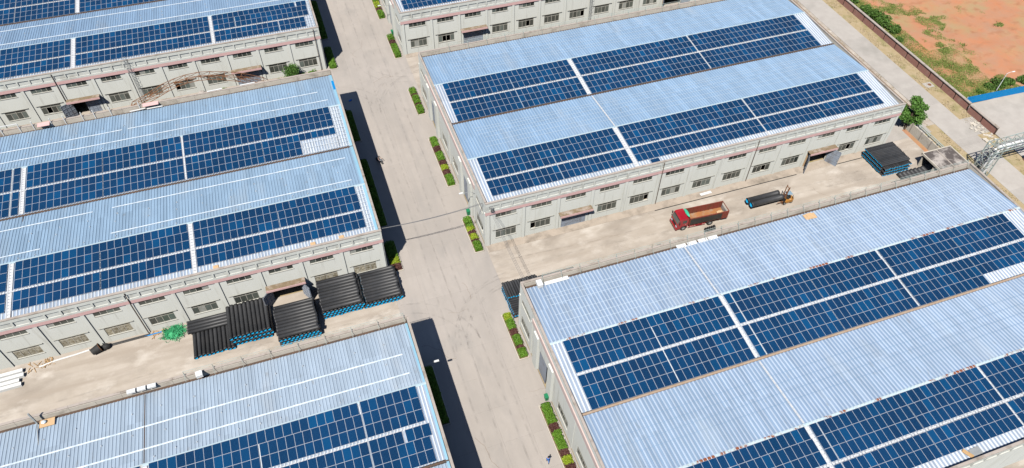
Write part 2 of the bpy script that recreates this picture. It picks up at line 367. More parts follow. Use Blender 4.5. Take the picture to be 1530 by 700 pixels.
def wall_boxes(us, zs, holes, put):
    """put(u0,u1,z0,z1) for every rectangle of the wall between the holes"""
    ue = sorted({us[0], us[1], *[h[0] for h in holes], *[h[1] for h in holes]})
    for a, b in zip(ue, ue[1:]):
        hs = sorted((h[2], h[3]) for h in holes if h[0] <= a + 1e-6 and h[1] >= b - 1e-6)
        z = zs[0]
        for h0, h1 in hs:
            if h0 > z + 1e-6: put(a, b, z, h0)
            z = h1
        if z < zs[1] - 1e-6: put(a, b, z, zs[1])
def corrugated(x0, x1, ya, za, yb, zb, pitch=.45, h=None):
    h = h or min(.085, pitch * .17)
    mb = MB(); xs = []
    n = int((x1 - x0) / pitch)
    for k in range(n):
        x = x0 + k * pitch; xs += [(x, 0), (x + pitch * .52, 0), (x + pitch * .68, h), (x + pitch * .86, h)]
    xs.append((x0 + n * pitch, 0)); xs.append((x1, 0)) if x1 > x0 + n * pitch + .01 else None
    ny = 4
    for j in range(ny + 1):
        t = j / ny
        for x, hh in xs: mb.v.append((x, ya + (yb - ya) * t, za + (zb - za) * t + hh))
    q = len(xs)
    for j in range(ny):
        for k in range(q - 1):
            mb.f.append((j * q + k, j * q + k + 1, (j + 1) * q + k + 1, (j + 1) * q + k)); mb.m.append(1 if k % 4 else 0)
    return mb
RIDGE = (30.95, 10.25)               # local y of the two ridges
ZR = Z1 - .17 + (30.95 - 30.785) * math.tan(TH)
def roof_z(y):
    r = RIDGE[0] if y > 20.5 else RIDGE[1]
    return ZR - abs(y - r) * math.tan(TH)
def warehouse(name_label, x0, y0, roofN, roofS, ridge_m, pitch=.45, valley_m=None, doors=(), bays=range(13), south=True, west=False, dusty=(), pipes=(), ladder=None):
    """doors: {bay: kind}"""
    B = thing('warehouse', name_label, 'warehouse', (x0, y0, 0))
    zb = G - .1
    doors = dict(doors); valley_m = valley_m or M_GUTTER
    # --- south wall
    holes = []
    for i in (bays if south else ()):
        bx = bay_x(i)
        holes.append((bx + 1.28, bx + 1.28 + WU, 5.96, 5.96 + HU))
        if i in doors: holes.append((bx + .75, bx + 5.15, zb, 3.05))
        else: holes.append((bx + 1.28, bx + 1.28 + WL, 1.12, 1.12 + HL))
    mb = MB(); wall_boxes((0, L), (zb, 7.72), holes, lambda u0, u1, z0, z1: mb.box(u0, u1, 0, .24, z0, z1))
    obj('south_wall', mb, M_WALL, B)
    if south:
        q = MB(); q.box(-.25, .25, -.14, -.001, zb, 7.055); me = q.mesh('pilaster', M_WALL)
        for i in range(14):
            x = bay_x(i) if i < 13 else L - .4
            if i in (min(bays) if min(bays) else 0, *bays, 13): link('pilaster', me, B, (x, 0, 0))
        me = None
        for i in bays:
            if i in doors: continue
            if me is None:
                q = MB(); q.box(0, 4.7, -.15, -.002, 0, .06); me = q.mesh('window_hood', M_HOOD)
            link('window_hood', me, B, (bay_x(i) + .66, 0, 3.2))
        for i in bays:
            bx = bay_x(i); window(B, bx + 1.28, 0, 5.96, False)
            if i not in doors: window(B, bx + 1.28, 0, 1.12, True, m=M_DUSTY if i in dusty else None, openp=0 if i in dusty else .12)
        mb = MB()
        mb.box(-.05, L + .05, -.17, -.003, 7.06, 7.722)
        obj('pink_band', mb, M_PINK, B)
    # --- fascia with recessed panels, and coping
    mb = MB(); f0, f1 = -.172, -.04
    mb.box(0, L, f1, .24, 7.725, 9.617)
    mb.box(0, L, f0, f1 - .002, 7.725, 8.10); mb.box(0, L, f0, f1 - .002, 9.02, 9.617)
    for i in range(13):
        for k in range(3):
            x = bay_x(i) + BW * k / 3; mb.box(x - .12, x + .12, f0, f1 - .002, 8.10, 9.02)
    mb.box(0, .2, f0, f1 - .002, 8.1, 9.02); mb.box(L - .3, L, f0, f1 - .002, 8.1, 9.02)
    if seen((x0 + L / 2, y0, 8)) or south: obj('parapet_fascia', mb, M_FASCIA, B)
    mb = MB(); mb.box(-.04, L + .04, -.195, .16, 9.62, H); obj('coping', mb, M_COPE, B)
    mb = MB(); mb.box(.3, L - .3, .26, .62, 8.5, 8.72); obj('front_gutter', mb, M_GUTTER, B)
    for x in pipes:
        mb = MB(); mb.tube([(x, -.26, 9.5), (x, -.27, 7.0), (x, -.24, 6.6), (x, -.24, G)], .06, 8); obj('downpipe', mb, M_GUTTER, B)
    # --- other walls
    mb = MB(); holes = []; gates = []
    if west:
        wins = [1.5, 16.0, 22.75, 37.45]
        for y in wins: holes += [(y, y + WL, 1.12, 1.12 + HL)]
        for y in (1.5, 37.45): holes += [(y, y + WU, 6.0, 6.0 + HU)]
        gates = [8.6, 29.6]
        for y in gates: holes += [(y, y + 3.9, zb, 5.2)]
    wall_boxes((.241, W), (zb, 9.60), holes, lambda u0, u1, z0, z1: mb.box(0, .24, u0, u1, z0, z1))
    obj('west_wall', mb, M_WALL, B)
    if west:
        for y in wins: window(B, 0, y + WL, 1.12, True, -math.pi / 2)
        for y in (1.5, 37.45): window(B, 0, y + WU, 6.0, False, -math.pi / 2)
        mb = MB(); mb.box(-.16, -.001, 5.6, 36.4, 7.5, 8.45); obj('pink_band', mb, M_PINK2, B)
        for y in gates:
            for q in (y - 1.5, y + 3.95): mb = MB(); mb.box(-.42, -.002, q, q + 1.45, zb, 7.49); obj('gate_pier', mb, M_WALL, B)
            mb = MB(); mb.box(-.14, -.002, y - .045, y + 3.945, 5.3, 7.48); obj('gate_lintel', mb, M_WALL, B)
        for y in (.25, 6.3, 21.0, 36.6, W - .3): mb = MB(); mb.box(-.12, -.002, y - .2, y + .2, zb, 7.4); obj('pilaster', mb, M_WALL, B)
        for y in gates: mb = MB(); mb.box(.05, .10, y + 1.3, y + 3.9, zb, 5.2); obj('gate', mb, M_DOOR, B)
    mb = MB(); mb.box(L - .24, L, .241, W, zb, 9.60); obj('east_wall', mb, M_PARA, B)
    mb = MB(); mb.box(.241, L - .241, W - .24, W, zb, 9.60); obj('north_wall', mb, M_PARA, B)
    # parapet coping on three sides, cast in lengths
    mb = MB(); n = 13
    def piece(x0_, x1_, ya, yb): mb.box(x0_, x1_, ya, yb, 9.603, H - .004)
    for k in range(n):
        piece(L * k / n + .01, L * (k + 1) / n - .01, W - .29, W + .05)
    for k in range(7):
        piece(-.05, .29, .27 + (W - .6) * k / 7 + .008, .27 + (W - .6) * (k + 1) / 7 - .008); piece(L - .29, L + .05, .27 + (W - .6) * k / 7 + .008, .27 + (W - .6) * (k + 1) / 7 - .008)
    obj('parapet_coping', mb, M_COPE, B)
    # inner upstand of the back parapet, with vertical joints
    mb = MB()
    for k in range(26): mb.box(.3 + (L - .6) * k / 26 + .012, .3 + (L - .6) * (k + 1) / 26 - .012, W - .33, W - .242, 8.7, 9.598)
    obj('parapet_upstand', mb, M_PARA, B)
    mb = MB(); mb.box(.25, L - .25, W - .80, W - .335, 8.6, 8.82); obj('back_gutter', mb, M_GUTTER, B); mb = MB(); mb.box(.25, L - .25, 20.46, 20.74, 8.75, ZR - 10.15 * math.tan(TH) + .035); obj('valley_gutter', mb, valley_m, B)
    # --- roof
    mid = 20.6
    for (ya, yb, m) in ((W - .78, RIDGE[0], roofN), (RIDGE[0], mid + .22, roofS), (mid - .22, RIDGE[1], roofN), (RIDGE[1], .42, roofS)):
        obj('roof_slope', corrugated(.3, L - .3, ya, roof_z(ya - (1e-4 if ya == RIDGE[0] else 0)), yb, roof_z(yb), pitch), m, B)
    mb = MB()
    for r in RIDGE:
        mb.hexa([(.26, r - .17, ZR + .045), (L - .26, r - .17, ZR + .045), (L - .26, r, ZR + .062), (.26, r, ZR + .062), (.26, r - .17, ZR + .065), (L - .26, r - .17, ZR + .065), (L - .26, r, ZR + .085), (.26, r, ZR + .085)])
        mb.hexa([(.26, r, ZR + .062), (L - .26, r, ZR + .062), (L - .26, r + .2, ZR + .045), (.26, r + .2, ZR + .045), (.26, r, ZR + .085), (L - .26, r, ZR + .085), (L - .26, r + .2, ZR + .065), (.26, r + .2, ZR + .065)])
    obj('ridge_cap', mb, ridge_m, B)
    return B
def strip(B, name, x0, x1, y, w=.14, m=M_SEAL, h=.085, dash=0):
    """a seam strip bedded over the ribs of a roof slope (local coordinates), or short slats when dash is set"""
    mb = MB(); z = roof_z(y)
    if dash:
        x = x0
        while x < x1 - dash: mb.box(x, x + dash * .62, y - w / 2, y + w / 2, z + h - .02, z + h); x += dash
        mb.box(x0, x1, y - w / 2 - .03, y - w / 2 - .002, z + h - .03, z + h + .02)
        mb.box(x0, x1, y + w / 2 + .002, y + w / 2 + .03, z + h - .03, z + h + .02)
    else:
        n = max(1, int((x1 - x0) / 2.4)); d = (x1 - x0) / n
        for k in range(n):
            q = U(-.015, .015); mb.box(x0 + k * d, x0 + (k + 1) * d + .02, y - w / 2 + q, y + w / 2 + q, z + h - .03, z + h + .001 * (k % 2))
    return obj(name, mb, m, B)
def cross(B, name, x, ya, yb, w, m=M_TRAY, h=.09, slat=.5):
    """a walkway running up a slope, of cross slats between two edge rails"""
    x += w * .08; w *= .84
    mb = MB(); za, zb_ = roof_z(ya) + h, roof_z(yb) + h
    n = max(1, int(abs(yb - ya) / slat))
    for s in (0, w - .05):
        mb.beam((x + s + .025, ya, za), (x + s + .025, yb, zb_), .05, .05)
    for k in range(n):
        t0 = (k + .08) / n; t1 = (k + .92) / n
        A, C_ = ya + (yb - ya) * t0, ya + (yb - ya) * t1
        q0, q1 = za + (zb_ - za) * t0, za + (zb_ - za) * t1
        mb.hexa([(x + .055, C_, q1 - .03), (x + w - .055, C_, q1 - .03), (x + w - .055, A, q0 - .03), (x + .055, A, q0 - .03), (x + .055, C_, q1), (x + w - .055, C_, q1), (x + w - .055, A, q0), (x + .055, A, q0)])
    return obj(name, mb, m, B)
GY = lambda k: RIDGE[k] - .165 - (3 * PR + GAP / 2) * math.cos(TH)        # local y of the gap between rows three and four
def trays(B, k, x0, x1): strip(B, 'cable_tray', x0, x1, GY(k), .17, M_TRAY, .115, dash=.42)
def vrib(B, x, ya, yb):   # dark lapped joint across a slope
    mb = MB(); mb.beam((x, ya, roof_z(ya) + .075), (x, yb, roof_z(yb) + .075), .09, .03); return obj('lap_joint', mb, M_GUTTER, B)
def flash(B, x0, x1, ya, yb):
    mb = MB()
    for a, b in ((ya, RIDGE[0]), (RIDGE[0], 20.7), (20.5, RIDGE[1]), (RIDGE[1], yb)):
        za, zb_ = roof_z(a - 1e-4) + .075, roof_z(b + 1e-4) + .075
        mb.hexa([(x0, b, zb_ - .03), (x1, b, zb_ - .03), (x1, a, za - .03), (x0, a, za - .03), (x0, b, zb_), (x1, b, zb_), (x1, a, za), (x0, a, za)])
    return obj('edge_flashing', mb, M_FLASH, B)
def brackets(B, ys, xs, rough=.35):
    mb = MB()
    for y in ys:
        for x in xs:
            x_ = x + U(-rough, rough); y_ = y + U(-.25, .25); z = roof_z(y_) + .06
            if not seen((B.location.x + x_, B.location.y + y_, z)): continue
            q = U(.5, 1); mb.box(x_ - .035, x_ + .035, y_ - .035, y_ + .035, z - .02, z + .2 * q); mb.box(x_ - .11 * q, x_ + .05, y_ - .07, y_ + .06 * q, z - .04, z + .02)
    return tag(obj('roof_bracket', mb, M_STEEL2, B), kind='stuff')
def margin_grid(B, x0, x1, ya, yb, nx):
    mb = MB()
    for k in range(nx + 1):
        x = x0 + (x1 - x0) * k / nx; mb.beam((x, ya, roof_z(ya) + .10), (x, yb, roof_z(yb) + .10), .06, .05)
    n = int(abs(yb - ya) / .82)
    for k in range(n + 1):
        y = ya + (yb - ya) * k / n; mb.box(x0, x1, y - .04, y + .04, roof_z(y) + .126, roof_z(y) + .16)
    return obj('mounting_grid', mb, M_SEAL, B)

RN = {k: (roof_mat('roof_sheet_' + k, c, d), roof_mat('roof_rib_' + k, rb, d)) for k, c, rb, d in (  # ribs lighter than the flats: sun glint on the ribs put into the colour
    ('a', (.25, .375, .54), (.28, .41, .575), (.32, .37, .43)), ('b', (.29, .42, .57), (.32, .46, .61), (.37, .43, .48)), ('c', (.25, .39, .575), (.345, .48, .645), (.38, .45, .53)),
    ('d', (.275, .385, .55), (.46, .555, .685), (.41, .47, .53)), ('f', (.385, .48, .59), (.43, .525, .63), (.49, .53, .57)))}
M_RS = (roof_mat('roof_sheet_pale', (.35, .43, .55), (.48, .52, .56)), roof_mat('roof_rib_pale', (.70, .74, .79), (.6, .62, .64)))  # sunward slopes: ribs near white, their glint put into the colour
# ---- the six... seven warehouses -------------------------------------------------
XL = -95.2
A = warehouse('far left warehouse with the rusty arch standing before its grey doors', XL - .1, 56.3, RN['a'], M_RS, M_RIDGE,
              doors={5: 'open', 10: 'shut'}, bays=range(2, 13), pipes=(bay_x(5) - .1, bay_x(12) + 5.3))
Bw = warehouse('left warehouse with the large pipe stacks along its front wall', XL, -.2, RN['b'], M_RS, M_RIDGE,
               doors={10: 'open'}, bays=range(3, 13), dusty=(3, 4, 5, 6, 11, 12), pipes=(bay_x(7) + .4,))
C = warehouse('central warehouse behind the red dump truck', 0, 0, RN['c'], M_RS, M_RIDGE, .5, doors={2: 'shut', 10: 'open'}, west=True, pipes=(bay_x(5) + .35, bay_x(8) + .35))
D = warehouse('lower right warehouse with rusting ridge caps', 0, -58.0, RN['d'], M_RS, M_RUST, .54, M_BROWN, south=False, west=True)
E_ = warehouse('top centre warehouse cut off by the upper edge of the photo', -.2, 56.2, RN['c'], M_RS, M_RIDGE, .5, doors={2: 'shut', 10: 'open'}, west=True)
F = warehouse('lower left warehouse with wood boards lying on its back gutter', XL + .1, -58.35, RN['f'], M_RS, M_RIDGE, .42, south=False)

# doors and canopies
ME_LEAF = None
def door(B, bay, kind):
    global ME_LEAF
    bx = bay_x(bay)
    mb = MB(); mb.box(bx + .1, bx + BW - .1, -.99, -.15, 3.45, 3.59); mb.box(bx + .1, bx + BW - .1, -1.12, -.991, 3.22, 3.66)
    can = obj('canopy', mb, M_MOSS, B)
    mb = MB(); mb.box(bx + .08, bx + BW - .08, -1.18, -1.122, 3.2, 3.6); obj('canopy_edge', mb, M_PINK, can)
    for q in (bx + .35, bx + 5.16): mb = MB(); mb.box(q, q + .39, -.1, .2, G, 3.1); obj('door_jamb', mb, M_PLY if kind == 'open' else M_WALL, B)
    if ME_LEAF is None:
        q = MB(); wd = 2.19; q.box(0, wd, -.03, .03, .03, 3.25)
        for k in range(4): q.box(k * (wd - .07) / 3, k * (wd - .07) / 3 + .07, -.075, .075, .02, 3.26)
        for k in range(5): q.box(.07, wd - .07, -.07, .07, .02 + k * .79, .09 + k * .79)
        ME_LEAF = q.mesh('door_leaf', M_DOOR)
    al, ar = {'shut': (0, 0), 'open': (math.radians(-128), math.radians(118)), 'half': (math.radians(-150), 0)}[kind]
    l = link('door_leaf', ME_LEAF, B, (bx + .76, -.02 - (.1 if al else 0), G), (0, 0, al))
    r = link('door_leaf', ME_LEAF, B, (bx + 5.14, -.02 - (.1 if ar else 0), G), (0, 0, math.pi + ar if False else math.pi + (ar if ar else 0)))
    for leaf in (l, r):
        hm = MB(); hm.box(1.98, 2.05, -.14, .14, 1.2, 1.5); obj('door_handle', hm, M_STEEL, leaf)
door(A, 5, 'half'); door(A, 10, 'shut'); door(Bw, 10, 'open'); door(C, 2, 'shut'); door(C, 10, 'open'); door(E_, 2, 'shut'); door(E_, 10, 'open')

# ---- roof dressing (local x = world x - building x)
def lx(B, x): return x - B.location.x
for y in (33.2, 36.25): 
    strip(Bw, 'sealed_lap', 6, lx(Bw, -52.8) if y > 35 else lx(Bw, -18.6), y, .17); 
    if y > 35: strip(Bw, 'sealed_lap', lx(Bw, -51.9), lx(Bw, -20), y, .17)
for y in (11.9, 17.85):
    strip(Bw, 'sealed_lap', 6, lx(Bw, -63.7 if y < 15 else -57), y, .17); strip(Bw, 'sealed_lap', lx(Bw, -54.2), lx(Bw, -18.5), y, .17)
strip(A, 'sealed_lap', 6, 74, 12.3, .2); strip(A, 'sealed_lap', 6, 70, 17.9, .2)
strip(F, 'sealed_lap', 6, lx(F, -18.4), 58.35 - 22.1, .2); strip(F, 'sealed_lap', 6, lx(F, -18.2), 58.35 - 25.25, .2)
for y in (39.3, 38.45, 37.13, 35.8, 34.4, 33.5): strip(C, 'sealed_lap', 5.2 + U(-.6, .6), 77, y, .045, h=.08, m=M_SEAM)
for y in (18.0, 17.3, 16.2, 15.1, 13.7, 12.5): strip(C, 'sealed_lap', 4 + U(-.5, .7), 77, y, .045, h=.08, m=M_SEAM)
for y in (-19.1, -19.8, -20.9, -22.7, -24.05, -25.2, -40.3, -41.6, -42.9, -44.2): strip(D, 'sealed_lap', 2.5 + U(-.2, .4), 77, y + 58, .045, h=.092, m=M_SEAM if y > -26 else RN['c'][0])
for (Bd, x, w_, k) in ((Bw, -67.5, .62, 0), (Bw, -67.5, .62, 1), (Bw, -43.45, .3, 0), (Bw, -43.42, .72, 1), (A, -61.8, .75, 0), (A, -61.8, .75, 1), (A, -36.65, .62, 1),
                       (F, -50.45, .75, 0), (C, 26.02, .8, 0), (C, 26.05, .8, 1), (C, 51.25, .2, 0), (C, 51.25, .2, 1), (D, 25.2, .65, 0), (D, 25.2, .65, 1), (D, 51.42, .25, 0), (D, 51.42, .25, 1), (E_, 25.6, .75, 1)):
    cross(Bd, 'walkway', lx(Bd, x), RIDGE[k] - .2, (20.95 if k == 0 else .75), w_)
for Bd, x0, x1, ks in ((A, 18, 77.2, (0, 1)), (Bw, 22, 76.5, (0, 1)), (C, 1.7, 75.6, (0, 1)), (D, 2, 76, (0, 1)), (E_, 1.5, 75.6, (1,)), (F, 39, 77.2, (0,))):
    for k in ks: trays(Bd, k, x0, x1)
vrib(Bw, lx(Bw, -66.9), 20.3, .8); vrib(F, lx(F, -50.1), 41.0, 31.2)
for x, ya, yb in ((lx(C, 26.5), 20.2, 10.5),): cross(C, 'walkway', x, ya, yb, .3, slat=.7)
cross(D, 'walkway', 25.35, 20.2, 10.5, .3, slat=.7); cross(D, 'walkway', 25.35, 40.9, 31.2, .3, slat=.7)
flash(Bw, L - .85, L - .3, W - .8, .5); flash(F, L - .62, L - .32, W - .8, .5); 
margin_grid(Bw, lx(Bw, -18.8), lx(Bw, -17.2), 30.7, 20.95, 4); margin_grid(Bw, lx(Bw, -24.6), lx(Bw, -18.8), 23.4, 20.95, 14); margin_grid(Bw, lx(Bw, -18.3), lx(Bw, -17.2), 9.9, .8, 3)
margin_grid(A, lx(A, -17.4), lx(A, -16.9), 9.9, .8, 2); margin_grid(A, lx(A, -18.65), lx(A, -17.4), 4.2, .8, 3)
brackets(Bw, (37.6, 34.6), [4 + 3.9 * k for k in range(19)]); brackets(Bw, (16, 14.2), [5 + 4.1 * k for k in range(18)])
brackets(A, (15.5, 14), [4 + 4.2 * k for k in range(18)]); brackets(F, (35.2, 38.5), [3 + 3.4 * k for k in range(22)])
brackets(Bw, (11.0, 31.9), [3 + 2.15 * k for k in range(35)], .1); brackets(F, (31.9,), [3 + 2.4 * k for k in range(32)], .1)

# ---- solar arrays
yA, yB, yC, yD, yE, yF = 56.3, -.2, 0, -58, 56.2, -58.35
T0, T1 = 30.785, 10.084
array(yC + T0, 'blue solar array at the west end of the rear slope on the central warehouse', run(1.69, 24, 12), 6)
array(yC + T0, 'blue solar array at the middle of the rear slope on the central warehouse', run(26.88, 24, 12, .05), 6)
array(yC + T0, 'blue solar array at the east end of the rear slope on the central warehouse', run(51.41, 24, 12, .05), 6)
array(yC + T1, 'five-row solar array on the front slope above the roller door of the central warehouse', run(1.71, 24, 12), 5)
array(yC + T1, 'five-row solar array on the front slope above the red truck, central warehouse', run(26.9, 24, 12, .05), 5)
array(yC + T1, 'five-row solar array on the front slope near the leafy tree, central warehouse', run(51.43, 24, 12), 5)
array(yD + T0, 'west block of six-row solar panels on the rear slope of the lower right warehouse', run(1.94, 23, 12, .1), 6)
array(yD + T0, 'middle block of six-row solar panels on the rear slope of the lower right warehouse', both(lambda r: [25.94], run(27.08, 24, 12, .08)), 6)
array(yD + T0, 'east solar block missing half its last row on the lower right warehouse', lambda r: run(51.74, 23 if r < 5 else 12, 12, .09)(r), 6)
array(yD + T1, 'solar panels at the bottom edge of the photo beside the lower right walkway', run(1.98, 23, 12, .1), 5)
array(yD + T1, 'middle block of solar panels on the front slope of the lower right warehouse', both(lambda r: [25.9], run(27.03, 24, 12, .09)), 5)
array(yD + T1, 'solar panels at the lower right corner of the photo on the front slope', run(51.6, 22, 12, .09), 5)
array(yB + 30.95, 'solar panels at the left photo edge on the rear slope of the pipe-yard warehouse', both(run(-75.02, 6), lambda r: [-68.68]), 6)
array(yB + 30.95, 'middle block of solar panels on the rear slope of the left warehouse', run(-66.75, 23, 11, .09), 6)
array(yB + 30.95, 'solar block with two shortened rows on the rear slope of the left warehouse', lambda r: run(-43.12, 24 if r < 4 else 18, 12, .08)(r), 6)
array(yB + 10.15, 'solar panels at the left photo edge on the front slope of the pipe-yard warehouse', both(run(-75.02, 6), lambda r: [-68.68]), 5)
array(yB + 10.15, 'middle block of solar panels on the front slope of the left warehouse', run(-66.73, 23, 11, .12), 5)
array(yB + 10.15, 'right block of solar panels on the front slope of the left warehouse', run(-42.64, 24, 12, .12), 5)
array(yA + T0, 'solar panels in the top left corner of the photo on the rear slope', run(-62.0 - 19 * PW, 19, 8, .1), 6)
array(yA + T0, 'solar panels cut by the top edge of the photo on the far left warehouse', run(-61.0, 24, 12), 6)
array(yA + T1, 'left block of solar panels on the front slope of the far left warehouse', run(-61.9 - 15 * PW, 15), 5)
array(yA + T1, 'middle block of solar panels on the front slope of the far left warehouse', run(-60.98, 24, 12, .03), 5)
def a_right(r):
    if r == 0: return run(-35.95, 16)(r) + run(-19.46, 2)(r)
    if r < 3: return run(-35.95, 4)(r) + run(-31.72, 14)(r)
    return run(-35.95, 12)(r) + run(-23.62, 5)(r)
array(yA + T1, 'right block of solar panels with a stepped end on the far left warehouse', a_right, 5)
array(yF + 30.95, 'solar panels left of the walkway on the lower left warehouse', run(-50.5 - 5 * PW, 5), 6)
def f_main(r): return run(-49.57, 24, 12, .14)(r) + ([-25.03 + k * PW for k in range(7)] if r != 3 else [-25.03 + k * PW for k in range(4)] + [-20.65 + k * PW for k in range(3)])
array(yF + 30.95, 'large solar block right of the walkway on the lower left warehouse', f_main, 6)
array(yE + T1, 'solar panels at the top edge of the photo on the top centre warehouse', run(1.2, 24, 12), 5)
o = thing('solar_panel_spare', 'single loose solar panel lying on the front eave of the central warehouse', 'solar panel', (29.1, 1.55, roof_z(1.5) + .12)); o.rotation_euler = (TH, 0, 0)
link('panel', ME_PANEL, o, (0, 0, 0), (0, 0, math.pi / 2)) ; o.location = (29.0, .55, roof_z(.8) + .12); o.children[0].location = (0, 0, 0); o.children[0].rotation_euler = (0, 0, math.radians(90))

# ---------------------------------------------------------------- black drain pipes
def pipe_mesh(ln, r, seg=14):
    mb = MB(); ri = r * .86; b = len(mb.v)
    prof = [(0, ri), (0, r), (ln * .03, r), (ln * .03 + .01, r * .965), (ln * .93, r * .965), (ln * .93 + .02, r), (ln, r), (ln, ri), (0, ri)]
    for x, q in prof:
        for j in range(seg):
            t = 2 * math.pi * j / seg; mb.v.append((x, q * math.cos(t), q * math.sin(t)))
    for k in range(len(prof) - 1):
        for j in range(seg):
            j2 = (j + 1) % seg; mb.f.append((b + k * seg + j, b + k * seg + j2, b + (k + 1) * seg + j2, b + (k + 1) * seg + j)); mb.m.append(1 if k in (7,) else 0)
    me = mb.mesh('drain_pipe', [M_PIPE, M_BORE]); 
    me.polygons.foreach_set('use_smooth', [p.material_index == 1 or (k // seg) in (1, 3, 5) for k, p in enumerate(me.polygons)]); return me
PM = {}
def pipes(label, group, dirn, n, x0, y0, z, ln, r, jit=.08, name='drain_pipe'):
    k = (round(ln, 2), round(r, 3))
    if k not in PM: PM[k] = pipe_mesh(ln, r)
    for i in range(n):
        q = (2 * i + 1) * r; j = U(-jit, jit)
        loc = (x0 + q, y0 + j, z) if dirn == 'y' else (x0 + j, y0 + q, z)
        o = link(name, PM[k], None, loc, (U(0, 6) if dirn == 'x' else 0, 0, math.pi / 2 if dirn == 'y' else 0))
        tag(o, label, 'pipe', group)
g = 'pipes of the leftmost stack'; l = 'black pipe with blue bore in the leftmost pipe stack beside the green netting'
r = .293
pipes('black pipe pointing at the camera in the single lower row beside the green netting', g, 'y', 10, -46.35, -7.2, G + r, 6.0, r, .12); pipes('one of four black pipes laid crosswise on the row beside the green netting', g + ', crosswise', 'x', 4, -46.85, -3.15, G + 3 * r, 6.0, r, .06)
g = 'pipes of the second stack from the left'; l = 'black pipe running towards the camera in the second stack from the left'
for k in range(3): pipes('black pipe in the %s row of the second stack from the left' % ('bottom', 'middle', 'top')[k], 'pipes of the second stack, %s row' % ('bottom', 'middle', 'top')[k], 'y', 10, -41.15 + (r if k % 2 else 0), -6.75 + .22 * k, G + r + k * r * 1.74, 6.0, .3, .07)
r = .295
for nm, g, x, y, nl, nt in (('black pipe in the cross-laid stack standing farthest from the wall', 'pipes of the stack nearest the camera', -34.4, -8.95, 3, 10),
                        ('black pipe in the tall cross-laid stack right of the open door', 'pipes of the tall stack by the door', -27.6, -6.15, 3, 10),
                        ('black pipe in the lower cross-laid stack at the street corner', 'pipes of the corner stack', -21.45, -6.25, 2, 10)):
    for k in range(nl): rw = ('bottom', 'middle', 'upper')[k] if nl == 3 else ('bottom', 'upper')[k]; pipes(nm.replace('black pipe in', 'blue-ended pipe in the %s row of' % rw), g + ', %s row' % rw, 'y', 10, x + (r * .9 if k % 2 else 0), y, G + r + k * r * 1.74, 6.0, r, .06)
    pipes(nm.replace('black pipe in', 'black pipe laid crosswise on top of'), g + ', crosswise top', 'x', nt, x + (.45 if nl == 2 else .05), y + .05, G + 2 * r + (nl - 1) * r * 1.74 + r, 5.45 if nl == 2 else 5.95, r, .1)
pipes('single black pipe lying lengthwise between the two right pipe stacks', None, 'y', 1, -21.75, -6.3, G + 2 * r + r * 1.74 + r, 6.0, r)
g = 'narrow pipes stacked by the leafy tree'; l = 'narrow black pipe in the square cross-laid stack near the leafy tree'; r = .18
for k in range(6):
    lv = ('bottom', 'second', 'third', 'fourth', 'fifth', 'top')[k]; l = 'narrow black pipe in the %s layer of the square stack near the leafy tree' % lv; g = 'narrow pipes by the leafy tree, %s layer' % lv
    if k % 2 == 0: pipes(l, g, 'y', 16, 72.95, -7.05, G + r + 2 * r * k, 5.9, r, .06)
    else: pipes(l, g, 'x', 14, 72.7, -6.35, G + r + 2 * r * k, 6.0, r, .07)
g = 'narrow pipes stacked at the warehouse corner'; l = 'narrow black pipe in the stack half hidden by the lower right warehouse corner'; r = .2
pipes(l, g, 'x', 15, -.5, -15.2, G + r, 6.0, r, .06); pipes(l, g, 'y', 14, -.4, -15.15, G + 3 * r, 6.0, r, .05)
pipes(l, g, 'x', 14, -.45, -15.1, G + 5 * r, 6.0, r, .06)
pipes(l, g, 'y', 14, -.45, -12.2, G + 7 * r, 2.95, r, .06)
g = 'wide pipes beside the flat-roofed shed'; l = 'wide black pipe in the row beside the flat-roofed shed'
pipes(l, g, 'y', 7, 75.6, -13.6, G + .42, 6.0, .42, .12)
pipes('wide black pipe end showing its blue bore at the foot of the parapet', None, 'x', 1, 73.2, -9.9, G + .4, 2.4, .4)
pipes('long black pipe lying in the yard just behind the railed parapet', 'pipes lying behind the railed parapet', 'x', 2, 5.9, -9.6, G + .2, 6.0, .2, .3)

# ---------------------------------------------------------------- foliage helpers
def leaves(mb, pts, size, flat=.5):
    for p in pts:
        n = Vector((U(-1, 1), U(-1, 1), U(flat - .6, 1.2))).normalized(); a = n.orthogonal().normalized(); a = (Matrix.Rotation(U(0, 6.28), 3, n) @ a); b = n.cross(a)
        s = size * U(.6, 1.4); p = Vector(p)
        mb.quad([p - a * s, p - b * s * .55, p + a * s, p + b * s * .55])
def blob_pts(c, r, n, shell=.55):
    out = []
    while len(out) < n:
        d = Vector((U(-1, 1), U(-1, 1), U(-1, 1))); q = d.length
        if q > 1 or q < .05: continue
        d = d / q * (shell + (1 - shell) * R() ** .6)
        out.append((c[0] + d.x * r[0], c[1] + d.y * r[1], c[2] + d.z * r[2]))
    return out
def lump(c, r, seg=10, rings=7, am=.16):
    mb = MB(); b = 0
    for i in range(rings + 1):
        ph = math.pi * i / rings
        for j in range(seg):
            t = 2 * math.pi * j / seg; k = 1 + am * NZ.noise((c[0] + math.cos(t) * 2, c[1] + math.sin(t) * 2, ph * 2))
            mb.v.append((c[0] + r[0] * k * math.sin(ph) * math.cos(t), c[1] + r[1] * k * math.sin(ph) * math.sin(t), c[2] + r[2] * k * math.cos(ph)))
    for i in range(rings):
        for j in range(seg):
            j2 = (j + 1) % seg; mb.f.append((i * seg + j, i * seg + j2, (i + 1) * seg + j2, (i + 1) * seg + j)); mb.m.append(0)
    return mb
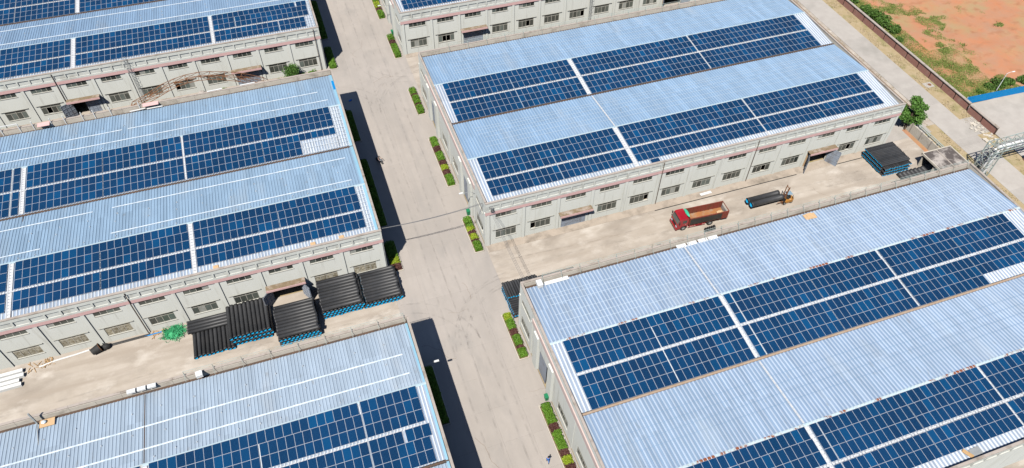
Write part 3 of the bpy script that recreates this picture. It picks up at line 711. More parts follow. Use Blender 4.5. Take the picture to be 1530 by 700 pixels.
def bush(label, cat, x, y, z, r, h, m, n=700, size=.16, group=None):
    t = thing('bush', label, cat, (x, y, z), 0, group); mb = MB()
    for k in range(6):
        c = (U(-.5, .5) * r, U(-.5, .5) * r, h * U(.35, .62)); rr = (r * U(.5, .7), r * U(.5, .7), h * U(.3, .42))
        leaves(mb, blob_pts(c, rr, n // 6, .5), size)
    obj('foliage', mb, m, t)
    s = MB()
    for k in range(4): s.tube([(0, 0, -.1), (U(-.3, .3) * r, U(-.3, .3) * r, h * .6)], [.05, .02], 5)
    obj('stem', s, M_BARK, t)
def tree(label, x, y, crown_c, crown_r, n, size, m, trunk_h):
    t = thing('leafy_tree', label, 'tree', (x, y, G)); s = MB()
    s.tube([(0, 0, -.1), (.08, .05, trunk_h * .5), (.1, .1, trunk_h)], [.20, .15, .12], 8)
    mb = MB(); cl = []
    for k in range(26):
        p = blob_pts(crown_c, crown_r, 1, .45)[0]; cl.append(p)
        mid = (p[0] * .45, p[1] * .45, trunk_h + (p[2] - trunk_h) * .55)
        s.tube([(.1, .1, trunk_h * .9), mid, p], [.08, .05, .02], 5)
    obj('trunk', s, M_BARK, t)
    for p in cl:
        q = U(.75, 1.25); leaves(mb, blob_pts(p, (q, q, q * .75), n // 26, .25), size)
    obj('crown', mb, m, t)

# ---------------------------------------------------------------- hedge beds along the walls
def bed(label, x0, x1, segs, shade=False):
    """segs: [(y0, y1, colour)]"""
    ya, yb = min(s[0] for s in segs), max(s[1] for s in segs)
    t = thing('hedge_bed', label, 'hedge', (0, 0, 0), 0, 'clipped hedge beds along the street')
    mb = MB(); mb.box(x0 - .22, x0 - .1, ya - .1, yb + .1, G - .05, G + .13); mb.box(x1 + .1, x1 + .22, ya - .1, yb + .1, G - .05, G + .13)
    mb.box(x0 - .22, x1 + .22, ya - .22, ya - .1, G - .05, G + .13); mb.box(x0 - .22, x1 + .22, yb + .1, yb + .22, G - .05, G + .13); obj('kerb', mb, M_PARA, t)
    mb = MB(); mb.box(x0 - .1, x1 + .1, ya - .1, yb + .1, G - .05, G + .06); obj('soil', mb, M_SOIL, t)
    for (a, b, c) in segs:
        m = {'g': M_HEDGE, 'y': M_YEL, 'm': M_MAR, 'd': M_LEAF}[c]; h = {'g': .8, 'y': .68, 'm': .6, 'd': .8}[c] * U(.9, 1.1)
        mb = MB(); n = int((b - a) * 420); mb.box(x0 + .12, x1 - .12, a + .08, b - .08, G + .02, G + h * .72)
        pts = []
        for _ in range(n):
            x, y = U(x0, x1), U(a - .06, b + .06); ex = min(x - x0, x1 - x) / ((x1 - x0) / 2); ey = min(1, (min(y - a, b - y) + .1) / .4)
            top = h * (1 - .35 * (1 - min(1, ex * 1.6)) ** 2) * (1 - .2 * (1 - max(0, ey)) ** 2) + .10 * NZ.noise((x * 1.5, y * 1.5, 0)); k = R()
            pts.append((x + (U(-.1, .1)), y, G + .04 + (top if k < .5 else top * R())))
        leaves(mb, pts, .10, .9)
        obj('hedge_block', mb, m, t)
bed('green and maroon hedge bed at the upper edge beside the top centre warehouse', -2.2, -.95, [(77.6, 79.5, 'g'), (75, 77.6, 'y'), (73.6, 75, 'm'), (71, 73.6, 'g')])
bed('hedge bed below the green bin at the corner of the top centre warehouse', -2.2, -.95, [(61.6, 63.5, 'g'), (59.9, 61.6, 'm'), (57.6, 59.9, 'g'), (55.4, 57.6, 'g')])
bed('hedge bed at the far corner of the central warehouse', -2.2, -.95, [(42, 43.9, 'g'), (41.3, 42, 'm'), (38.9, 41.3, 'g'), (38.2, 38.9, 'm'), (36, 38.2, 'g')])
bed('long banded hedge bed between the two gates of the central warehouse', -2.1, -.85, [(25.6, 28.2, 'g'), (23.8, 25.6, 'm'), (21.6, 23.8, 'g'), (20.3, 21.6, 'm'), (19, 20.3, 'y'), (17.6, 19, 'm'), (15.2, 17.6, 'g')])
bed('banded hedge bed at the near corner of the central warehouse', -2.0, -.8, [(4.4, 6.6, 'g'), (3.6, 4.4, 'y'), (2.7, 3.6, 'm'), (1.6, 2.7, 'y'), (1.0, 1.6, 'm'), (-.8, 1.0, 'g')])
bed('hedge bed beside the half hidden pipe stack', -1.9, -.75, [(-15.4, -14.2, 'y'), (-17.1, -15.4, 'g'), (-18.4, -17.1, 'm'), (-20.1, -18.4, 'g'), (-20.8, -20.1, 'm'), (-22.1, -20.8, 'g')])
bed('long banded hedge bed in front of the person in blue', -1.85, -.6, [(-33.3, -30.3, 'g'), (-34.5, -33.3, 'm'), (-37.2, -34.5, 'g'), (-38.2, -37.2, 'm'), (-39.3, -38.2, 'y'), (-40.8, -39.3, 'm'), (-46, -40.8, 'g')])
bed('shaded hedge bed with a sunlit green end by the far left warehouse corner', -15.9, -14.5, [(55.8, 59.3, 'g'), (59.3, 63, 'g')])
bed('shaded dark hedge bed along the far left warehouse', -15.9, -14.5, [(67, 82, 'g')])
bed('shaded hedge bed near the blue cloth', -15.8, -14.4, [(32, 40.6, 'g')])
bed('long shaded hedge bed beside the parked motorcycle', -15.8, -14.4, [(9.5, 26, 'g')])
bed('shaded hedge bed ending in yellow and maroon by the corner pipe stack', -15.8, -14.2, [(2.0, 5.4, 'g'), (.6, 2.0, 'y'), (-.5, .6, 'm')])
bed('shaded hedge bed under the lamp of the lower left warehouse', -15.8, -14.4, [(-28.5, -19.5, 'g')])
bed('shaded hedge bed at the lower edge beside the lower left warehouse', -15.8, -14.4, [(-50, -36, 'g')])

# ---------------------------------------------------------------- trees, bushes, grass
tree('leafy green tree at the right corner of the central warehouse', 85.6, 2.6, (.9, .8, 3.6), (2.7, 2.5, 1.9), 5200, .21, M_LEAF, 2.0)
tree('small round green tree standing below the grey door of the far left warehouse', -23.6, 54.6, (0, 0, 2.1), (1.0, 1.0, 1.0), 3800, .13, M_LEAF, 1.0)
for i, (x, y, lab) in enumerate(((-36.9, 54.6, 'low green shrub under the rusty arch'), (-19.4, 55.2, 'low green shrub at the wall left of the sunlit hedge end'), (-26.0, 54.7, 'low green shrub left of the small round tree'), (-21.6, 55.0, 'low green shrub right of the small round tree'))):
    bush(lab, 'shrub', x, y, G, 1.2, .8, M_HEDGE, 500, .12)
wb = ((103.9, 43.8, 1.2, 'bush at the far end of the row behind the brick wall'), (104.0, 39.2, 1.5, 'dark green bush behind the brick wall, second from the far end'), (104.2, 36.6, 1.8, 'broad dark bush in the middle of the row behind the brick wall'),
      (104.4, 33.8, 1.9, 'dense dark bush right of the broad one behind the brick wall'), (104.9, 30.9, 1.6, 'rounded bush near the lower end of the row behind the brick wall'), (104.3, 27.6, .9, 'small bush ending the row behind the brick wall'))
for x, y, r_, lab in wb: bush(lab, 'bush', x, y, G, r_, r_ * 1.25, M_BUSH, 1500, .2, 'bushes behind the brick wall')
for x, y, r_, lab in ((111.0, 7.6, 1.3, 'low bush left of the white street lamp behind the blue fence'), (113.6, 8.0, 1.7, 'wide bush right of the white street lamp behind the blue fence'), (116.0, 7.8, 1.4, 'bush behind the middle of the blue fence'), (119.2, 7.2, 1.5, 'bush at the right photo edge behind the blue fence'), (107.3, 7.0, 1.0, 'small weedy bush near the brick wall end of the blue fence')):
    bush(lab, 'bush', x, y, G, r_, r_ * .9, M_BUSH, 900, .18, 'bushes behind the blue fence')
mb = MB()
def field_z(x, y): return G + .2 + NZ.noise((x * .07, y * .07, 0)) * .5
for _ in range(150000):
    x, y = U(102, 140), U(5.6, 62)
    q = NZ.noise((x * .11, y * .11, 7)) + .45 * NZ.noise((x * .45, y * .45, 2)) + (.95 if (x < 113 and y < 22) else 0) + (.7 if x < 107.5 else 0) - .012 * max(0, x - 112)
    if q < .22 + U(-.1, .12) or not seen((x, y, 0), 5): continue
    z = field_z(x, y) - .04
    for k in range(3):
        a = U(0, 6.28); dx, dy = math.cos(a) * .09, math.sin(a) * .09; lx_, ly_ = U(-.2, .2), U(-.2, .2)
        mb.quad([(x - dx, y - dy, z), (x + dx, y + dy, z), (x + lx_, y + ly_, z + U(.12, .34))])
tag(obj('grass', mb, M_GRASS), 'patchy green grass growing over the red earth field', kind='stuff')
mb = MB()
for _ in range(5200):
    x, y = (U(98.1, 101.0), U(-14, 62)) if R() < .6 else (U(90.3, 92.3), U(-25, 50))
    if NZ.noise((x * .5, y * .3, 5)) < .0 or not seen((x, y, 0), 5): continue
    for k in range(2):
        a = U(0, 6.28); dx, dy = math.cos(a) * .06, math.sin(a) * .06
        mb.quad([(x - dx, y - dy, G - .02), (x + dx, y + dy, G - .02), (x + U(-.12, .12), y + U(-.12, .12), G + U(.05, .18))])
tag(obj('grass', mb, M_DRY), 'dry grass tufts along the lane verges', kind='stuff')

# ---------------------------------------------------------------- brick wall, blue fence, street lamp
t = thing('brick_wall', 'red brick boundary wall beside the lane, upper run', 'wall')
q = MB(); q.box(-.12, .12, .15, 3.51, G - .1, 1.42); me = q.mesh('wall_panel', M_BRICK)
q = MB(); q.box(-.02, .12, -.149, .149, G - .1, 1.40); mp = q.mesh('wall_pier', M_BRICKD)
q = MB(); q.box(-.27, .27, -.165, 3.485, 1.422, 1.56); mc = q.mesh('wall_coping', M_COPE)
for k in range(18):
    y = 3.6 + 3.66 * k; link('wall_panel', me, t, (101.35, y, 0)); link('wall_pier', mp, t, (101.35, y, 0)); link('wall_coping', mc, t, (101.35, y, 0))
t = thing('brick_wall', 'red brick boundary wall beyond the pier, lower run towards the pipe bridge', 'wall')
for k in range(8):
    y = 3.25 - 3.66 * (k + 1); 
    if y < -7 and y > -12: continue
    link('wall_panel', me, t, (101.15, y, -.05)); link('wall_pier', mp, t, (101.15, y, -.05)); link('wall_coping', mc, t, (101.15, y, -.05))
t = thing('sheet_fence', 'bright blue sheet metal fence beyond the brick wall', 'fence')
q = MB(); n = 10
for k in range(n):
    x = k * .1; q.quad([(x, 0, 0), (x + .03, 0, 0), (x + .03, 0, 1.9), (x, 0, 1.9)]); q.quad([(x + .03, 0, 0), (x + .05, -.03, 0), (x + .05, -.03, 1.9), (x + .03, 0, 1.9)])
    q.quad([(x + .05, -.03, 0), (x + .08, -.03, 0), (x + .08, -.03, 1.9), (x + .05, -.03, 1.9)]); q.quad([(x + .08, -.03, 0), (x + .1, 0, 0), (x + .1, 0, 1.9), (x + .08, -.03, 1.9)])
me = q.mesh('fence_sheet', M_BLUE); q = MB(); q.box(-.04, .04, .03, .11, 0, 1.9); mp = q.mesh('fence_post', M_WHITE)
for k in range(26):
    x = 102.2 + k; y = 5.15 - .045 * k; link('fence_sheet', me, t, (x, y, G - .05), (0, 0, -.045))
    if k % 3 == 0: link('fence_post', mp, t, (x, y, G - .05))
t = thing('street_lamp', 'white street lamp standing behind the blue fence', 'street lamp', (111.3, 6.4, G))
mb = MB(); mb.tube([(0, 0, 0), (0, 0, 4.6)], [.08, .055], 8); obj('pole', mb, M_WHITE, t)
mb = MB(); mb.tube([(0, 0, 4.55), (.5, -.05, 4.75), (1.2, -.1, 4.8)], .04, 6); obj('arm', mb, M_WHITE, t)
mb = MB(); mb.hexa([(1.1, -.22, 4.74), (1.75, -.24, 4.76), (1.75, .02, 4.76), (1.1, .04, 4.74), (1.1, -.18, 4.86), (1.7, -.2, 4.84), (1.7, -.02, 4.84), (1.1, 0, 4.86)]); obj('lamp_head', mb, M_WHITE, t)
t = thing('manhole', 'round rusty manhole cover on a concrete pad by the brick wall', 'manhole cover', (99.7, 12.6, G))
mb = MB(); mb.box(-.95, .95, -.8, .8, -.06, .03); obj('pad', mb, M_LANE, t); mb = MB(); mb.tube([(.25, 0, .02), (.25, 0, .06)], .38, 16); obj('cover', mb, M_RSTEEL, t)

# ---------------------------------------------------------------- east side: grey wall, rail, shed, pipe bridge
t = thing('panel_wall', 'stained grey concrete panel wall below the leafy tree', 'wall')
q = MB(); q.box(-.07, .07, .09, 2.51, G - .1, 1.7); me = q.mesh('wall_panel', M_PARA); q = MB(); q.box(-.11, .11, -.09, .09, G - .1, 1.78); mp = q.mesh('wall_post', M_COPE)
for k in range(4): link('wall_panel', me, t, (86.0, -6.2 + 2.6 * k, 0)); link('wall_post', mp, t, (86.0, -6.2 + 2.6 * k, 0))
mb = MB(); mb.box(85.0, 85.9, -6.2, 2.6, G - .05, G + .012); tag(obj('soil_strip', mb, M_RED), 'orange soil washed along the grey wall foot', kind='structure')
mb = MB(); mb.box(86.12, 90.2, -6.0, .2, G - .05, G + .006); tag(obj('grass_strip', mb, M_DRY), 'weedy strip between grey wall and lane', kind='structure')
t = thing('pipe_rail', 'pair of pale green pipes on low posts beside the grey wall', 'pipe rail')
for x in (88.0, 88.45): mb = MB(); mb.tube([(x, 6.5, .55), (x, -6.2, .55)], .1, 8); obj('rail', mb, M_GSTEEL, t)
for k in range(6): mb = MB(); mb.box(87.85, 88.6, 6.2 - 2.4 * k, 6.3 - 2.4 * k, G, .44); obj('post', mb, M_STEEL, t)
bush('low weeds under the pale green pipes', 'weeds', 87.4, -1.2, G, 1.1, .6, M_HEDGE, 500, .12); bush('small green weed at the shed corner', 'weeds', 88.6, -5.8, G, .8, .7, M_BUSH, 300, .12)
t = thing('shed', 'flat-roofed concrete shed with blackened roof beside the wide pipes', 'shed')
mb = MB(); mb.box(81.0, 87.0, -12.9, -6.5, 2.45, 2.65); obj('roof', mb, M_SHED, t)
mb = MB(); mb.box(80.85, 80.998, -12.9, -6.35, 2.4, 2.78); mb.box(87.002, 87.15, -12.9, -6.35, 2.4, 2.78); mb.box(80.85, 87.15, -6.498, -6.35, 2.4, 2.781); obj('roof_edge', mb, M_PARA, t)
mb = MB(); mb.box(83.9, 84.1, -12.9, -6.5, 2.652, 2.70); obj('roof_joint', mb, M_COPE, t)
for a in ((86.8, 87.0, -12.9, -6.6), (81.1, 86.79, -6.8, -6.6), (81.1, 86.79, -12.9, -12.7)):
    mb = MB(); mb.box(*a, G, 2.44); obj('wall', mb, M_PARA, t)
for y in (-9.7,): mb = MB(); mb.box(81.1, 81.4, y - .2, y + .2, G, 2.44); obj('pillar', mb, M_PARA, t)
t = thing('pipe_bridge', 'pale green steel pipe bridge crossing the lane', 'pipe bridge')
mb = MB()
for x in (88.9, 91.0):
    for y in (-13.1, -11.1): mb.beam((x, y, G), (x, y, 7.0), .14)
for z in (0, 2.33, 4.67):
    for (p, q) in (((88.9, -13.1), (91, -13.1)), ((88.9, -11.1), (91, -11.1)), ((88.9, -13.1), (88.9, -11.1)), ((91, -13.1), (91, -11.1))):
        mb.beam((*p, z + .1), (*q, z + .1), .07)
        mb.beam((*p, z), (*q, z + 2.33), .06)
obj('tower', mb, M_GSTEEL, t)
mb = MB()
for y in (-13.1, -11.1):
    for z in (6.0, 7.2): mb.beam((88.8, y, z), (130, y, z), .13)
    for k in range(21):
        x = 89 + k * 2; mb.beam((x, y, 6), (x, y, 7.2), .07); mb.beam((x, y, 6 if k % 2 else 7.2), (x + 2, y, 7.2 if k % 2 else 6), .055)
for k in range(21): mb.beam((89 + 2 * k, -13.1, 7.2), (89 + 2 * k, -11.1, 7.2), .1); mb.beam((89 + 2 * k, -13.1, 6), (89 + 2 * k, -11.1, 6), .1)
obj('truss', mb, M_GSTEEL, t)
for y, r_, z in ((-12.7, .2, 6.3), (-12.15, .24, 6.34), (-11.6, .14, 6.24)):
    mb = MB(); mb.tube([(90.2, y, G), (90.2, y, z - .4), (90.6, y, z), (130, y, z)], r_, 8); obj('pipe', mb, M_WHITE if y < -12 else M_STEEL, t)
mb = MB()
for x in (111, 113): 
    for y in (-13.1, -11.1): mb.beam((x, y, G), (x, y, 6), .2)
obj('trestle', mb, M_GSTEEL, t)

# ---------------------------------------------------------------- rusty arch between the far left warehouses
t = thing('arch_truss', 'rusty steel arch truss standing in the yard before the grey doors', 'arch truss')
up = [(-54.9, -.2), (-54.2, 2.0), (-52.9, 4.3), (-49.8, 5.5), (-46.9, 6.9), (-44.6, 7.6), (-42.4, 8.0), (-40, 8.1), (-38, 7.8), (-35.5, 7.2), (-32.6, 6.2), (-29, 4.4), (-27, 2.2), (-26, -.2)]
dn = [(-53.7, -.2), (-52.9, 1.7), (-50.7, 4.0), (-47.8, 5.2), (-45.9, 6.0), (-44.0, 6.7), (-42.2, 7.0), (-40.2, 7.1), (-38.5, 6.9), (-36.1, 6.3), (-33.2, 5.2), (-30.4, 3.5), (-28.2, 1.9), (-27.2, -.2)]
for y in (49.5, 50.7):
    for ch in (up, dn): mb = MB(); mb.tube([(x, y, z) for x, z in ch], .055, 6); obj('chord', mb, M_RSTEEL, t)
mb = MB()
for k in range(14):
    for y in (49.5, 50.7): mb.beam((up[k][0], y, up[k][1]), (dn[k][0], y, dn[k][1]), .05)
    if k < 13:
        for y in (49.5, 50.7): mb.beam((up[k][0], y, up[k][1]), (dn[k + 1][0], y, dn[k + 1][1]), .04)
        mb.beam((up[k][0], 49.5, up[k][1]), (up[k + 1][0], 50.7, up[k + 1][1]), .06); mb.beam((dn[k][0], 50.7, dn[k][1]), (dn[k + 1][0], 49.5, dn[k + 1][1]), .06)
    mb.beam((up[k][0], 49.5, up[k][1]), (up[k][0], 50.7, up[k][1]), .07); mb.beam((dn[k][0], 49.5, dn[k][1]), (dn[k][0], 50.7, dn[k][1]), .07)
obj('lacing', mb, M_RSTEEL, t)
mb = lump((0, 0, .45), (.75, .5, .5)); tag(obj('tarpaulin', mb, M_SHED, None, (-41.3, 55.3, G)), 'small grey covered heap under the arch beside yellow sacks', 'heap')
mb = lump((0, 0, .3), (.45, .35, .3)); tag(obj('sack', mb, M_ORANGE, None, (-42.4, 55.0, G)), 'orange yellow sack lying beside the covered heap under the arch', 'sack')

# ---------------------------------------------------------------- ladders on walls
def ladder(label, x, y, z0, z1):
    t = thing('wall_ladder', label, 'ladder', (x, y, 0))
    for s in (-.26, .26): mb = MB(); mb.tube([(s, 0, z0), (s, 0, z1)], .035, 6); obj('rail', mb, M_STEEL, t)
    mb = MB()
    k = z0 + .2
    while k < z1: mb.tube([(-.26, 0, k), (.26, 0, k)], .022, 5); k += .33
    obj('rungs', mb, M_STEEL, t); t.children[-1].name = 'rung'
    mb = MB()
    k = 2.6
    while k < z1 - .4:
        mb.tube([(.35 * math.cos(a_), -.34 - .34 * math.sin(a_), k) for a_ in [math.pi * i / 6 for i in range(-1, 8)]], .02, 5); k += .9
    obj('safety_hoop', mb, M_STEEL, t)
ladder('caged grey ladder fixed to the far left warehouse wall', -52.2, 56.0, .4, 10.6); ladder('grey ladder fixed to the top centre warehouse wall', 42.3, 55.9, .2, 9.9)

# ---------------------------------------------------------------- roof-edge railings and things lying on the roofs
def railing(label, B, x0, x1, y, n, h=.9, double=True, skip=()):
    t = thing('roof_railing', label, 'railing', (B.location.x, B.location.y + y, H), 0)
    q = MB(); q.tube([(0, 0, -.02), (0, 0, h)], .035, 6); me = q.mesh('post', M_GSTEEL)
    q = MB(); q.tube([(0, 0, h * .7), (0, -.75, -.55)], .028, 5); mbb = q.mesh('brace', M_GSTEEL)
    for k in range(n):
        x = x0 + (x1 - x0) * k / (n - 1); link('post', me, t, (x, 0, 0)); link('brace', mbb, t, (x, 0, 0))
    for z in ((h, h * .5) if double else (h,)): mb = MB(); mb.tube([(x0, 0, z), (x1, 0, z)], .03, 6); obj('rail', mb, M_GSTEEL, t)
railing('pale steel railing along the back parapet of the lower right warehouse', D, 3.2, 78, W - .12, 27, .75)
railing('thin pale railing along the back parapet of the central warehouse', C, 6, 78, W - .12, 20, .7)
railing('short pale railing on the back parapet of the lower left warehouse', F, 50, 78.2, W - .12, 9, .8)
for k, (x, lab) in enumerate(((-71.6, 'white bracket post on the left parapet, first from the photo edge'), (-68.9, 'white bracket post on the left parapet, second from the photo edge'), (-66.8, 'white bracket post left of the pink plank on the parapet'),
          (-64.0, 'white bracket post right of the pink plank on the parapet'), (-61.9, 'white bracket post left of the half open door'), (-59.1, 'white bracket post below the half open door'), (-57.2, 'white bracket post right of the half open door'), (-54.6, 'white bracket post left of the wall ladder'), (-49.9, 'white bracket post left end of the rusty arch'))):
    t = thing('bracket_post', lab, 'post', (x, 41.35, H - .3), 0, 'white posts on the left back parapet')
    mb = MB(); mb.box(-.07, .07, -.07, .07, -.9, 1.15); obj('upright', mb, M_WHITE, t); mb = MB(); mb.box(-.3, .3, -.18, .18, -.95, -.901); obj('base_plate', mb, M_WHITE, t)
mb = MB(); mb.beam((-71.6, 41.4, 10.65), (-68.9, 41.4, 10.65), .1); tag(obj('crossbar', mb, M_WHITE), 'white bar joining two posts at the left photo edge', 'bar')
def plate(label, cat, name, x, y, z, w, d, m, rz=0, h=.04, group=None, rx=0):
    mb = MB(); mb.box(-w / 2, w / 2, -d / 2, d / 2, 0, h); o = obj(name, mb, m, None, (x, y, z), (rx, 0, rz)); return tag(o, label, cat, group)
plate('pink board lying on the left back parapet', 'board', 'board', -65.1, 41.1, 9.8, 1.9, 1.1, M_PINK)
plate('pink board lying on the parapet right of the wall ladder', 'board', 'board', -48.0, 41.2, 9.8, 2.6, 1.0, M_PINK)
plate('blue sheet folded over the corner flashing of the left warehouse', 'sheet', 'plastic_sheet', -16.85, 36.9, roof_z(37) + .1, .5, 3.2, M_BLUE, 0, .05)
for i, (x, y, lab) in enumerate(((-47.5, 40.8, 'white plank below the pink board near the arch'), (-31.5, 41.8, 'white plank lying left of the small round tree on the parapet'), (-37.2, 41.75, 'white plank lying on the parapet under the arch'), (-50.3, 41.0, 'tilted white plank left of the pink board near the arch'))):
    plate(lab, 'plank', 'plank', x, y, 9.79 if y > 41.5 else 9.2, 2.6, .22, M_WHITE, .02 * i, .08, 'white planks on the left back parapet')
t = thing('plywood_pile', 'pale plywood boards lying on the lower right warehouse roof edge', 'boards', (46.9, -17.75, roof_z(40.2) + .08))
for k, (dx, dy, a) in enumerate(((-.5, 0, .02), (.45, -.05, -.03), (0, .05, .05))): mb = MB(); mb.box(-.5, .5, -.55, .55, .03 * k, .03 * k + .028); obj('board', mb, M_PLY, t, (dx, dy, 0), (0, 0, a))
t = thing('wood_board', 'brown wood board with a sack on the lower left warehouse gutter', 'board', (-61.2, -17.65, 9.2)); mb = MB(); mb.box(-.85, .85, -.55, .5, 0, .05); obj('board', mb, M_PLY, t)
tag(obj('sack', lump((0, 0, .16), (.3, .25, .18)), M_SEAL, None, (-61.5, -17.6, 9.25)), 'crumpled pale sack lying on the brown wood board', 'sack')
t = thing('white_mast', 'pale steel mast rising from the gutter by the brown wood board', 'mast', (-62.3, -17.4, 9.0)); mb = MB(); mb.beam((0, 0, 0), (0, 0, 2.6), .16); obj('pole', mb, M_STEEL, t); mb = MB(); mb.beam((0, -.05, .3), (.3, -3.2, .15), .1); obj('stay', mb, M_STEEL, t)
for k, (x, lab) in enumerate(((-51.4, 'white box on the lower left parapet, left of three'), (-50.2, 'white box on the lower left parapet, middle of three'), (-49.0, 'white box on the lower left parapet, right of three'))): plate(lab, 'box', 'metal_box', x, -16.95, 9.77, 1.0, .5, M_WHITE, 0, .28, 'white boxes on the lower left parapet')
plate('single white box standing on the lower left parapet', 'box', 'metal_box', -43.3, -17.2, 9.77, .8, .75, M_WHITE, .1, .5)
plate('white box at the corner of the lower right warehouse roof', 'box', 'metal_box', 2.6, -16.8, 9.1, .8, 1.3, M_WHITE, 0, .55)
plate('long white sheet lying on the corner gutter of the lower right warehouse', 'sheet', 'metal_sheet', 5.2, -16.95, 9.06, 3.6, .6, M_WHITE, 0, .05)
for k, (x, lab) in enumerate(((25.2, 'white sheet below the railing, leftmost of four'), (27.0, 'white sheet below the railing, second of four'), (28.8, 'white sheet below the railing, third of four'), (30.5, 'white sheet below the railing, rightmost of four'))): plate(lab, 'sheet', 'sheet_metal', x, -16.75, 8.95, 1.55, .7, M_WHITE, 0, .06, 'white sheets below the roof railing')
plate('rusty grating lying on the front eave of the lower right warehouse', 'grating', 'metal_grating', 43.4, -57.1, roof_z(.9) + .1, 1.5, 1.0, M_STEEL, .05, .06); plate('brown plank beside the grating on the front eave', 'plank', 'plank', 42.3, -57.0, roof_z(1) + .1, .5, 1.3, M_WOOD, .5, .08)
for x, lab in ((-40.2, 'pink brick patch on the left front eave'), (-26.4, 'left pale board on the front eave above the open door'), (-22.2, 'right pale board on the front eave near the corner stack')): plate(lab, 'board', 'board', x, .75, roof_z(.9) + .1, .75, .7, M_PLY, .02, .04)
plate('white pipe lying at the foot of the top centre warehouse ladder', 'pipe', 'white_pipe', 44.4, 55.0, .05, 6.0, .4, M_WHITE, .02, .35)

# ---------------------------------------------------------------- yard clutter
t = thing('green_netting', 'heap of tangled green netting against the left warehouse wall', 'netting', (-48.9, -1.55, G)); mb = MB()
for _ in range(420):
    a = U(0, 6.28); q = R() ** .7; p = [(math.cos(a) * 1.5 * q, math.sin(a) * 1.15 * q, .7 * (1 - q) * R() + .03)]
    for k in range(4): l_ = p[-1]; p.append((l_[0] + U(-.4, .4), l_[1] + U(-.35, .35), max(.02, l_[2] + U(-.2, .22))))
    mb.tube(p, .028, 3, cap=False)
obj('strands', mb, M_GNET, t); obj('heap', lump((0, 0, .1), (1.2, .85, .4), am=.5), M_GNET, t)
t = thing('plastic_tub', 'black plastic tub tipped on its side by the left warehouse wall', 'tub', (-60.0, -1.75, G + .62)); t.rotation_euler = (0, math.radians(80), math.radians(20))
mb = MB(); sg = 20
prof = [(0, 0), (.50, 0), (.62, 1.15), (.68, 1.2), (.66, 1.24), (.58, 1.18), (.46, .05), (0, .05)]
for q, z in prof:
    for j in range(sg): mb.v.append((q * math.cos(6.2832 * j / sg), q * math.sin(6.2832 * j / sg), z))
for k in range(len(prof) - 1):
    for j in range(sg): j2 = (j + 1) % sg; mb.f.append((k * sg + j, k * sg + j2, (k + 1) * sg + j2, (k + 1) * sg + j)); mb.m.append(0)
obj('shell', mb, M_BLACK, t)
mb = MB(); mb.tube([(.655 * math.cos(6.2832 * j / 20), .655 * math.sin(6.2832 * j / 20), 1.25) for j in range(21)], .035, 5); obj('rim', mb, M_RSTEEL, t)
tag(obj('shade_lump', lump((0, 0, .45), (.6, .5, .5), am=.05), M_BLACK, None, (-58.2, -1.2, G)), 'black rounded lump standing in for shade beside the tipped tub', 'stand-in')  # dark disc of shade by the tub, built as a solid black lump
for k, (x1, y, z, lab) in enumerate(((-69.2, -1.7, .2, 'white steel beam nearest the wall at the left photo edge'), (-69.0, -2.5, .2, 'second white steel beam from the wall'), (-69.5, -3.3, .2, 'third white steel beam from the wall'), (-69.2, -4.0, .2, 'white steel beam farthest from the wall'))):
    plate(lab, 'beam', 'steel_beam', x1 - 5, y, G, 10, .52, M_WHITE, .03, .5, 'white beams at the left edge')
for k, (y, a, b, m, lab) in enumerate(((-.75, -57.6, -52.3, M_PIPE, 'dark pole nearest the left warehouse wall'), (-1.0, -57.4, -52.6, M_PIPE, 'dark pole lying second from the wall'), (-.9, -53.0, -50.6, M_BLUE, 'short light blue pole by the netting'))):
    mb = MB(); mb.tube([(a, y, G + .1), (b, y + .1, G + .1)], .09, 8); tag(obj('pole', mb, m), lab, 'pole')
mb = MB(); mb.tube([(-67.2, -1.5, G + .05), (-65, -1.1, G + .05), (-62.5, -.95, G + .05), (-60.6, -.75, G + .05)], .12, 6); tag(obj('hose', mb, M_WHITE), 'flat white hose lying along the left warehouse wall', 'hose')
mb = MB()
for _ in range(46):
    x, y = (U(-68.6, -65.2), U(-2.0, -.4)) if R() < .7 else (U(-52, -50), U(-1.4, -.4)); a = U(0, 3.14); q = U(.15, .5)
    mb.beam((x - q * math.cos(a), y - q * math.sin(a), G + U(.03, .12)), (x + q * math.cos(a), y + q * math.sin(a), G + U(.03, .14)), .07, .04)
tag(obj('timber_scraps', mb, M_WOOD), 'scattered timber scraps by the left warehouse wall', kind='stuff')
mb = MB()
for _ in range(70):
    x, y = (U(98.2, 100.8), U(-6, 0)) if R() < .6 else (U(46, 62), U(-60.5, -58.6)); q = U(.08, .3)
    mb.hexa([(x + U(-q, q) + sx * q, y + U(-q, q) * .5 + sy * q, z) for z in (G - .02, G + q * .7) for sx, sy in ((-1, -1), (1, -1), (1, 1), (-1, 1))])
tag(obj('rubble', mb, M_PARA), 'broken rubble beside the lane and below the front eave', kind='stuff')
plate('white sheet lying on the apron behind the red truck', 'sheet', 'metal_sheet', 40.4, -.75, G + .06, 2.2, .55, M_WHITE, .03, .05)
plate('blue cloth lying in the shade on the street', 'cloth', 'cloth', -13.9, 44.4, G + .01, .7, .35, M_CLOTH, .5, .12)
plate('dark bag lying at the corner of the left warehouse', 'bag', 'bag', -15.5, 41.6, G, .5, .4, M_BLACK, .3, .3)
